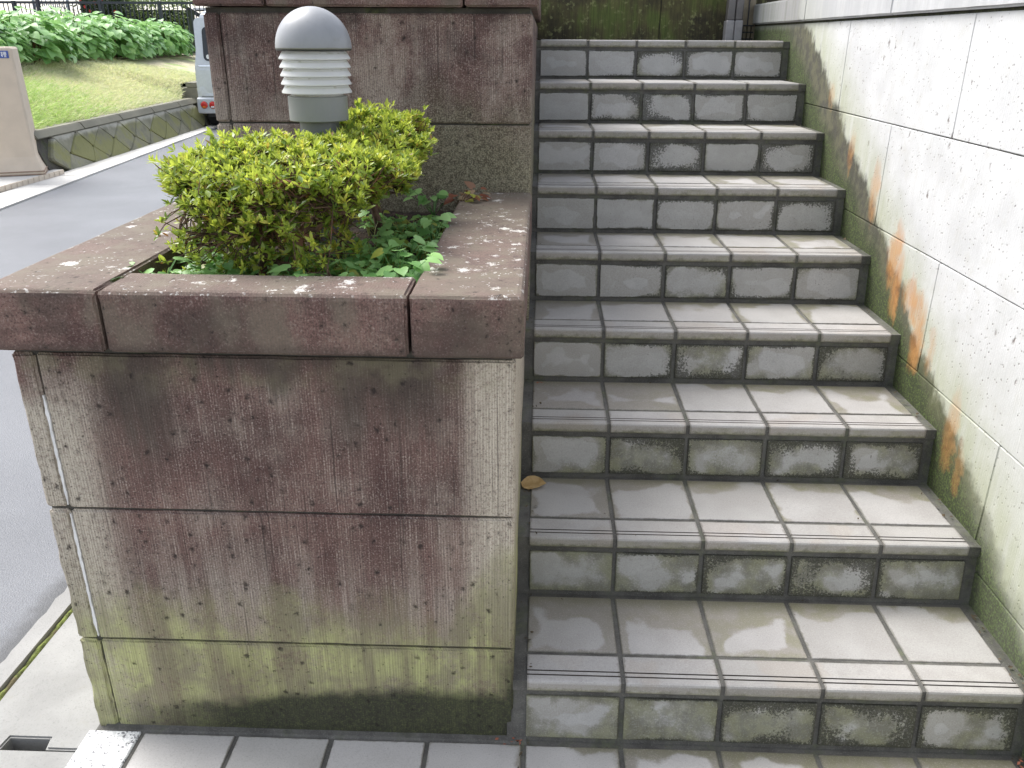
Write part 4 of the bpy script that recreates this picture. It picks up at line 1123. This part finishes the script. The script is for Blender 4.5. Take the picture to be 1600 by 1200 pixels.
# ------------------------------------------------------------------ broad-leaved shrubs along the top of the bank
MAT['broad'] = weed_mat('broad_leaf', (.150, .340, .100), (.420, .660, .260), (.5, .75, .3))
def broad_shrub_meshes(seed):
    r = random.Random(seed); bm = bmesh.new(); lay = bm.loops.layers.float_color.new('tint'); sb = bmesh.new()
    stems = []
    for k in range(16):
        a = r.uniform(0, 6.28); q = Vector((cos(a) * r.uniform(.1, .42), sin(a) * r.uniform(.1, .42), r.uniform(.45, .68)))
        tube(sb, [(q.x * .4, q.y * .4, -.03), (q.x * .7, q.y * .7, q.z * .6), q], [.009, .007, .004], 5); stems.append(q)
    for k in range(430):
        a = r.uniform(0, 6.28); el = r.uniform(-.12, 1.0); rr = .93 + r.uniform(-.22, .12)
        ce = sqrt(max(0, 1 - min(1, abs(el)) ** 2.6))
        q = Vector((cos(a) * .56 * ce * rr, sin(a) * .56 * ce * rr, .12 + .56 * max(el, -.1) * rr + r.uniform(-.03, .05)))
        q *= 1 + .13 * mnoise.noise(q * 4 + Vector((seed, 0, 0)))
        o_ = Vector((cos(a) * max(ce, .2), sin(a) * max(ce, .2), .35 + .5 * el)).normalized()
        d = (Vector((cos(a), sin(a), 0)) * .8 + Vector((r.gauss(0, .35), r.gauss(0, .35), -.45 + .35 * el))).normalized()
        nr = (o_ + Vector((r.gauss(0, .2), r.gauss(0, .2), .3))); nr = (nr - d * nr.dot(d)).normalized()
        L = r.uniform(.10, .17)
        heart_leaf(bm, lay, q - d * L * .4, d, nr, L, (r.random() ** 1.2, r.random() * .95, 0), r)
    return bm, sb
protos = []
brand = random.Random(9); spots = []
for k in range(11):
    s = -.4 + k * .95 + (.5 if k > 9 else 0)
    spots.append((xb(7 + s) - 2.62 + brand.uniform(-.12, .1), 9.4 + k * .98 - (0 if k else .2)))
for k in range(9): spots.append((xb(10) - 3.55 + brand.uniform(-.15, .15) - k * .07, 9.6 + k * 1.1))
labels = 'low broad-leaved green shrub in the front row along the top of the grass bank'
labels2 = 'taller broad-leaved green shrub in the second row, nearer the metal railing'
for k, (x, y) in enumerate(spots):
    if k < 3:
        bmf, bms = broad_shrub_meshes(200 + k)
        t = thing('broad_leaf_shrub', labels, 'shrub', (x, y, 1.03), (0, 0, brand.uniform(0, 6)), 'broad-leaved shrubs along the top of the bank')
        f = obj('leaves', bmf, MAT['broad'], t); s = obj('stems', bms, MAT['bark'], t); protos.append((t, f, s))
    else:
        P0 = protos[k % 3]; t = inst(P0[0], None, (x, y, 1.03), (0, 0, brand.uniform(0, 6.28)))
        inst(P0[1], t); inst(P0[2], t)
    if k == 0: tag(t, 'broad-leaved green shrub nearest the cream pillar, first of the front row')
    elif k == 10: tag(t, 'last broad-leaved green shrub of the front row, close to the parked van')
    elif k > 10: tag(t, labels2, None, 'broad-leaved shrubs of the second row')
    elif k > 2: tag(t, labels)
    sc_ = brand.uniform(.92, 1.14) * (1.12 if k >= 11 else 1.0); t.scale = (sc_ * 1.08, sc_ * 1.08, sc_)

# ------------------------------------------------------------------ fence, hedge, lattice and metal stairs behind the shrubs
navy = plain('dark_blue_black_paint', (.030, .036, .05), .45)
fn = thing('railing_fence', 'dark metal railing fence with thin uprights behind the shrubs', 'fence', (-10.5, 20, 1.035))
def bar(name, x0, x1, y0, y1, z0, z1, m=navy, par=fn): return obj(name, bbox_bm(x0 + 10.5, x1 + 10.5, y0 - 20, y1 - 20, z0 - 1.035, z1 - 1.035), m, par)
bar('rail', -14.6, -7.2, 19.975, 20.025, 2.145, 2.20); bar('rail', -14.6, -7.2, 19.985, 20.015, 1.18, 1.215)
px_ = [-14.5, -13.3, -12.62, -12.03, -10.53, -9.1, -7.8]
for k, x in enumerate(px_): bar('fence_post', x - .035, x + .035, 19.96, 20.04, 1.035, 2.30 if k in (3, 4) else 2.21)
x = -14.45; b0 = None
while x < -7.25:
    if min(abs(x - q) for q in px_) > .05:
        if b0 is None: b0 = bar('baluster', x - .009, x + .009, 19.99, 20.01, 1.215, 2.145); bx0 = x
        else: inst(b0, fn, (x - bx0, 0, 0))
    x += .105
def hedge(name, label, cat, x0, x1, y0, y1, z1, n, seed, mat, flowers=0, L=(.05, .09)):
    r = random.Random(seed); t = thing(name, label, cat, ((x0 + x1) / 2, (y0 + y1) / 2, 1.035)); O = Vector(t.location)
    bm = bmesh.new(); lay = bm.loops.layers.float_color.new('tint'); fb_ = bmesh.new()
    for k in range(n):
        u = r.random(); x = r.uniform(x0, x1)
        if u < .7: q = Vector((x, y0 + r.random() ** 2 * .25, r.uniform(1.05, z1))); o_ = Vector((0, -1, .3))
        else: q = Vector((x, r.uniform(y0, y1), z1 - r.random() ** 2 * .2)); o_ = Vector((0, -.2, 1))
        q += Vector((0, .12 * mnoise.noise(q * 2.2), .10 * mnoise.noise(q * 2.1 + Vector((4, 0, 0)))))
        d = (o_ + Vector((r.gauss(0, .6), r.gauss(0, .4), r.gauss(-.1, .6)))).normalized(); nr = Vector((r.gauss(0, .5), -.5, 1)); nr = (nr - d * nr.dot(d)).normalized()
        LL = r.uniform(*L)
        leaf_faces(bm, lay, q - O, d, d.cross(nr), nr, LL, LL * .5, (r.random(), r.random() * .95, 0), .2, .2)
    obj('foliage', bm, mat, t)
    bb = bmesh.new(); box(bb, x0 + .12, x1 - .12, y0 + .28, y1 - .1, 1.03, z1 - .25); bmesh.ops.translate(bb, verts=bb.verts[:], vec=-O); obj('dark_core', bb, plain('dark_green_inner', (.022, .034, .014), .9, var=.4, sc=8), t)  # solid dark box behind the leaves, standing in for the hedge's inner mass
    if flowers:
        fl = bmesh.new()
        for k in range(flowers):
            c = Vector((r.uniform(x0 + .1, x1 - .1), y0 - .02, r.uniform(1.3, z1 - .05))) - O
            for q in range(6):
                a = q * 1.047; d = Vector((cos(a), -.35, sin(a))) * .045; s = Vector((-sin(a), 0, cos(a))) * .022
                fl.faces.new([fl.verts.new(c + v) for v in (Vector(), d * .6 + s, d, d * .6 - s)])
        obj('flowers', fl, plain('red_flower', (.55, .05, .04), .6), t)
MAT['darkleaf'] = weed_mat('dark_hedge_leaf', (.030, .055, .020), (.085, .125, .040), (.1, .2, .04))
MAT['midleaf'] = weed_mat('yellow_green_leaf', (.085, .140, .030), (.24, .32, .08), (.3, .4, .08))
hedge('flowering_hedge', 'dark green hedge dotted with red flowers behind the railing', 'hedge', -11.75, -10.35, 20.9, 21.9, 2.75, 2600, 61, MAT['darkleaf'], 22)
hedge('shrub_hedge', 'lighter yellow-green bush behind the railing near the metal stairs', 'hedge', -10.30, -8.75, 20.7, 21.6, 2.30, 2600, 62, MAT['midleaf'])
la = thing('lattice_screen', 'grey diagonal lattice screen left of the flowering hedge', 'trellis', (-12.05, 20.6, 1.035))
lm = plain('grey_slat', (.34, .38, .42), .5)
for sg in (-1, 1):
    for k in range(-8, 9):
        a0 = max(-.42, k * .11 - .7 * .55); bm = bmesh.new()
        p0 = Vector((k * .11 - sg * .35, -.008 * sg, .05)); p1 = Vector((k * .11 + sg * .35, -.008 * sg, 1.45))
        def clip(p, q):
            t0, t1 = 0, 1; dx = q.x - p.x
            for lim, sgn in ((-.40, 1), (.40, -1)):
                f = (lim - p.x) / dx
                if (dx > 0) == (sgn > 0): t0 = max(t0, f)
                else: t1 = min(t1, f)
            return (p.lerp(q, t0), p.lerp(q, t1)) if t1 - t0 > .05 else None
        c = clip(p0, p1)
        if c is None: bm.free(); continue
        tube(bm, c, .011, 4); obj('slat', bm, lm, la)
obj('frame', bbox_bm(-.45, -.40, -.03, .03, 0, 1.5), lm, la); obj('frame', bbox_bm(.40, .45, -.03, .03, 0, 1.5), lm, la)
ms = thing('metal_staircase', 'outdoor metal stairs with open pale treads behind the railing', 'staircase', (-8.6, 22.3, 1.035))
stm = plain('dark_steel', (.05, .05, .06), .45); trm = plain('pale_tread', (.55, .57, .60), .5)
for k in range(8):
    obj('tread', bbox_bm(-.62 - .085 * k, .9, k * .24, k * .24 + .26, .80 + k * .135, .845 + k * .135), trm, ms)
    obj('riser_bar', bbox_bm(-.62 - .085 * k, .9, k * .24 + .20, k * .24 + .24, .77 + k * .135, .80 + k * .135), stm, ms)
bm = bmesh.new(); prism(bm, [(-.30, .80), (-.30, .90), (-2.1, 1.95), (-2.1, 1.83)], -.10, -.05, 'y'); obj('stringer', bm, stm, ms)
obj('landing_beam', bbox_bm(-.30, 1.1, -.10, -.05, .80, .90), stm, ms)
for x in (-.28, .3, .88): obj('stair_post', bbox_bm(x - .03, x + .03, -.09, -.03, 0, .80), stm, ms)
bm = bmesh.new(); tube(bm, [(.0, -.12, 1.45), (.75, -.12, .98)], .02, 6); obj('handrail', bm, stm, ms)

# ------------------------------------------------------------------ cream gate pillar on its tiled step
cr = plain('cream_render', (.62, .52, .41), .8, var=.05, sc=6)
pp = thing('gate_pillar', 'cream rendered pillar with flared foot and small blue plate across the road', 'pillar', (-5.77, 7.68, .0), (0, 0, RAD(25)))
def pil_bm():
    bm = bmesh.new(); hx, hy, c = .30, .28, .018
    lev = [(.055, .065), (.085, .065), (.16, .028), (.24, .004), (.34, .0), (1.30, -.012), (1.318, -.022)]
    rings = []
    for z, g_ in lev:
        a, b = hx + g_, hy + g_
        rings.append([bm.verts.new(q + (z,)) for q in ((-a + c, -b), (a - c, -b), (a, -b + c), (a, b - c), (a - c, b), (-a + c, b), (-a, b - c), (-a, -b + c))])
    for A, B in zip(rings[:-1], rings[1:]):
        for k in range(8): bm.faces.new((A[k], A[(k + 1) % 8], B[(k + 1) % 8], B[k]))
    bm.faces.new(rings[-1]); bm.faces.new(rings[0][::-1]); return bm
obj('pillar_body', pil_bm(), cr, pp)
line = plain('brown_line', (.32, .23, .17), .8)
for z in (.062, .092): obj('base_moulding', bbox_bm(-.372, .372, -.352, .352, z - .006, z + .006, .002), line, pp)
blue = plain('blue_plate', (.05, .10, .36), .4); wht = plain('white_paint', (.80, .80, .80), .5)
obj('name_plate', bbox_bm(.045, .25, -.277, -.264, 1.215, 1.285, .002), blue, pp)
# two white characters, unreadable at this distance: strokes only
def glyph(x0):
    bm = bmesh.new(); y0, y1 = -.2786, -.2766
    def stroke(a, b, w=.0035):
        a = Vector((a[0] + x0, 0, a[1] + 1.25)); b = Vector((b[0] + x0, 0, b[1] + 1.25)); d = (b - a).normalized(); s = Vector((-d.z, 0, d.x)) * w
        q = [(v.x, v.z) for v in (a - s, b - s, b + s, a + s)]; prism(bm, q, y0, y1, 'y')
    stroke((-.022, .020), (-.002, .020)); stroke((-.012, .024), (-.012, -.022)); stroke((-.022, .004), (-.002, .004)); stroke((-.021, -.014), (-.013, -.004))
    stroke((.004, .021), (.023, .021)); stroke((.004, .006), (.023, .006)); stroke((.004, -.008), (.023, -.008)); stroke((.004, .021), (.004, -.008)); stroke((.023, .021), (.023, -.008)); stroke((.0135, .024), (.0135, -.022))
    stroke((.003, -.022), (.024, -.022))
    obj('character', bm, wht, pp)
glyph(.14); glyph(.205)
ts = thing('tiled_step', 'low step edged with beige tiles under the cream pillar', 'step', (-5.9, 7.5, 0))
obj('slab', bbox_bm(-1.2, .585, -1.0, .42, -.05, .052), MAT['pale_concrete'], ts)
tm = plain('beige_kerb_tile', (.55, .47, .38), .6, var=.12, sc=9)
t0 = None
for k in range(14):
    y = -1.0 + k * .1
    if t0 is None: t0 = obj('edge_tile', bbox_bm(.587, .607, y + .004, y + .096, -.0, .056, .003), tm, ts); ty = y
    else: inst(t0, ts, (0, y - ty, 0))
t1 = None
for k in range(17):
    x = -1.2 + k * .1
    if t1 is None: t1 = obj('edge_tile', bbox_bm(x + .004, x + .096, -1.022, -1.002, -.0, .056, .003), tm, ts); tx = x
    else: inst(t1, ts, (x - tx, 0, 0))

# ------------------------------------------------------------------ van parked beyond the planter
vn = thing('parked_van', 'silver van parked along the far stone wall, seen from behind', 'van', (-5.03, 13.2, 0), (0, 0, RAD(3)))
silver = plain('silver_paint', (.56, .58, .61), .28, .25, .04); glass = plain('dark_glass', (.02, .023, .026), .08, 0, .1); blk_ = plain('black_plastic', (.025, .025, .027), .5)
redl = plain('red_lens', (.55, .03, .025), .2); orl = plain('orange_lens', (.75, .22, .03), .2); chrome = plain('chrome', (.75, .76, .78), .15, .9, .05); rub = plain('tyre_rubber', (.025, .025, .025), .85)
def van_body():
    bm = bmesh.new(); hw = .737
    prof = [(.04, .26), (.0, .30), (.0, .56), (.02, .95), (.13, 1.62), (.24, 1.80), (.5, 1.86), (2.2, 1.86), (2.6, 1.78), (3.15, 1.05), (3.38, .95), (3.42, .55), (3.40, .26)]
    def X(z, s):
        w = hw if z < .95 else hw - (z - .95) * .125
        if z > 1.75: w -= (z - 1.75) * .55
        return s * w
    L = [bm.verts.new((X(z, -1), y, z)) for y, z in prof]; Rr = [bm.verts.new((X(z, 1), y, z)) for y, z in prof]
    n = len(prof)
    for i in range(n): bm.faces.new((L[i], Rr[i], Rr[(i + 1) % n], L[(i + 1) % n]))
    bm.faces.new(L[::-1]); bm.faces.new(Rr)
    bmesh.ops.recalc_face_normals(bm, faces=bm.faces[:])
    bmesh.ops.bevel(bm, geom=[e for e in bm.edges if e.calc_length() > .02], offset=.035, segments=3, affect='EDGES')
    return bm
obj('body', van_body(), silver, vn, False)
def rear(z):   # y of the rear face at height z
    return 0.0 if z < .56 else (.02 * (z - .56) / .39 if z < .95 else .02 + .11 * (z - .95) / .67)
def rear_panel(name, x0, x1, z0, z1, out, m, rad=.06, par=vn):
    pts = []
    for cx, cz, a0 in ((x1 - rad, z0 + rad, -pi / 2), (x1 - rad, z1 - rad, 0), (x0 + rad, z1 - rad, pi / 2), (x0 + rad, z0 + rad, pi)):
        for k in range(5):
            a = a0 + pi / 2 * k / 4; pts.append((cx + rad * cos(a), cz + rad * sin(a)))
    bm = bmesh.new(); F = [bm.verts.new((x, rear(z) - out, z)) for x, z in pts]; B = [bm.verts.new((x, rear(z) + .02, z)) for x, z in pts]
    bm.faces.new(F)
    for k in range(len(pts)): k2 = (k + 1) % len(pts); bm.faces.new((F[k], B[k], B[k2], F[k2]))
    bmesh.ops.recalc_face_normals(bm, faces=bm.faces[:])
    return obj(name, bm, m, par)
rear_panel('tailgate', -.69, .69, .50, 1.72, .006, silver, .08)
win = rear_panel('rear_window', -.565, .565, 1.06, 1.58, .012, glass, .07)
bm = bmesh.new(); bmesh.ops.create_circle(bm, cap_ends=True, segments=24, radius=.035); s_ = obj('sticker', bm, wht, win, loc=(-.485, rear(1.12) - .0165, 1.125), rot=(RAD(90), 0, 0))
rear_panel('trim_line', -.66, .66, .975, .995, .010, chrome, .008)
rear_panel('trim_line', -.66, .66, .505, .513, .009, blk_, .003)
bm = bbox_bm(-.745, .745, -.05, .08, .235, .49, .03, 3); obj('bumper', bm, silver, vn)
for sx in (-1, 1):
    for dx, a in ((.622, redl), (.480, redl)):
        bm = bmesh.new(); bmesh.ops.create_cone(bm, cap_ends=True, segments=28, radius1=.066, radius2=.066, depth=.02); ch = obj('light_surround', bm, chrome, vn, loc=(sx * dx, -.052, .375), rot=(RAD(90), 0, 0))
        bm = bmesh.new(); lathe(bm, [(.056, 0), (.054, .006), (.03, .012), (0, .014)], 28); o = obj('tail_light', bm, a, vn, True, loc=(sx * dx, -.062, .375), rot=(RAD(90), 0, 0))
        bm = bmesh.new(); box(bm, -.024, .024, -.018, -.0155, -.042, -.018); obj('lower_lens', bm, orl if dx > .6 else wht, o, loc=(0, 0, 0), rot=(RAD(-90), 0, 0))
    for yy in (.55, 2.75):
        bm = bmesh.new(); lathe(bm, [(.17, -.08), (.26, -.085), (.275, -.06), (.275, .06), (.26, .085), (.17, .08)], 32)
        wh = obj('wheel', bm, rub, vn, True, loc=(sx * .64, yy, .270), rot=(0, RAD(90), 0))
        bm = bmesh.new(); lathe(bm, [(.17, -.06), (.15, .02), (.05, .05), (0, .05)], 24); lathe(bm, [(.17, .06), (.15, -.02), (.05, -.05), (0, -.05)], 24); obj('rim', bm, chrome, wh, True)
    bm = bmesh.new()
    for y0, y1 in ((.28, 1.25), (1.33, 2.25), (2.33, 2.78)):
        pts = [(y0 + (.05 if y0 < .3 else 0), 1.06), (y1, 1.06), (y1 - (.0 if y1 < 2.7 else .30), 1.56), (y0 + (.10 if y0 < .3 else 0), 1.56)]
        v = [bm.verts.new((sx * (.737 - (z - .95) * .125 + .006), y, z)) for y, z in pts]; bm.faces.new(v if sx > 0 else v[::-1])
    obj('side_window', bm, glass, vn)
obj('number_plate', bbox_bm(-.165, .165, -.062, -.05, .275, .44, .004), plain('plate_white', (.75, .74, .62), .5), vn)
obj('underbody', bbox_bm(-.62, .62, .1, 3.3, .17, .30), blk_, vn)
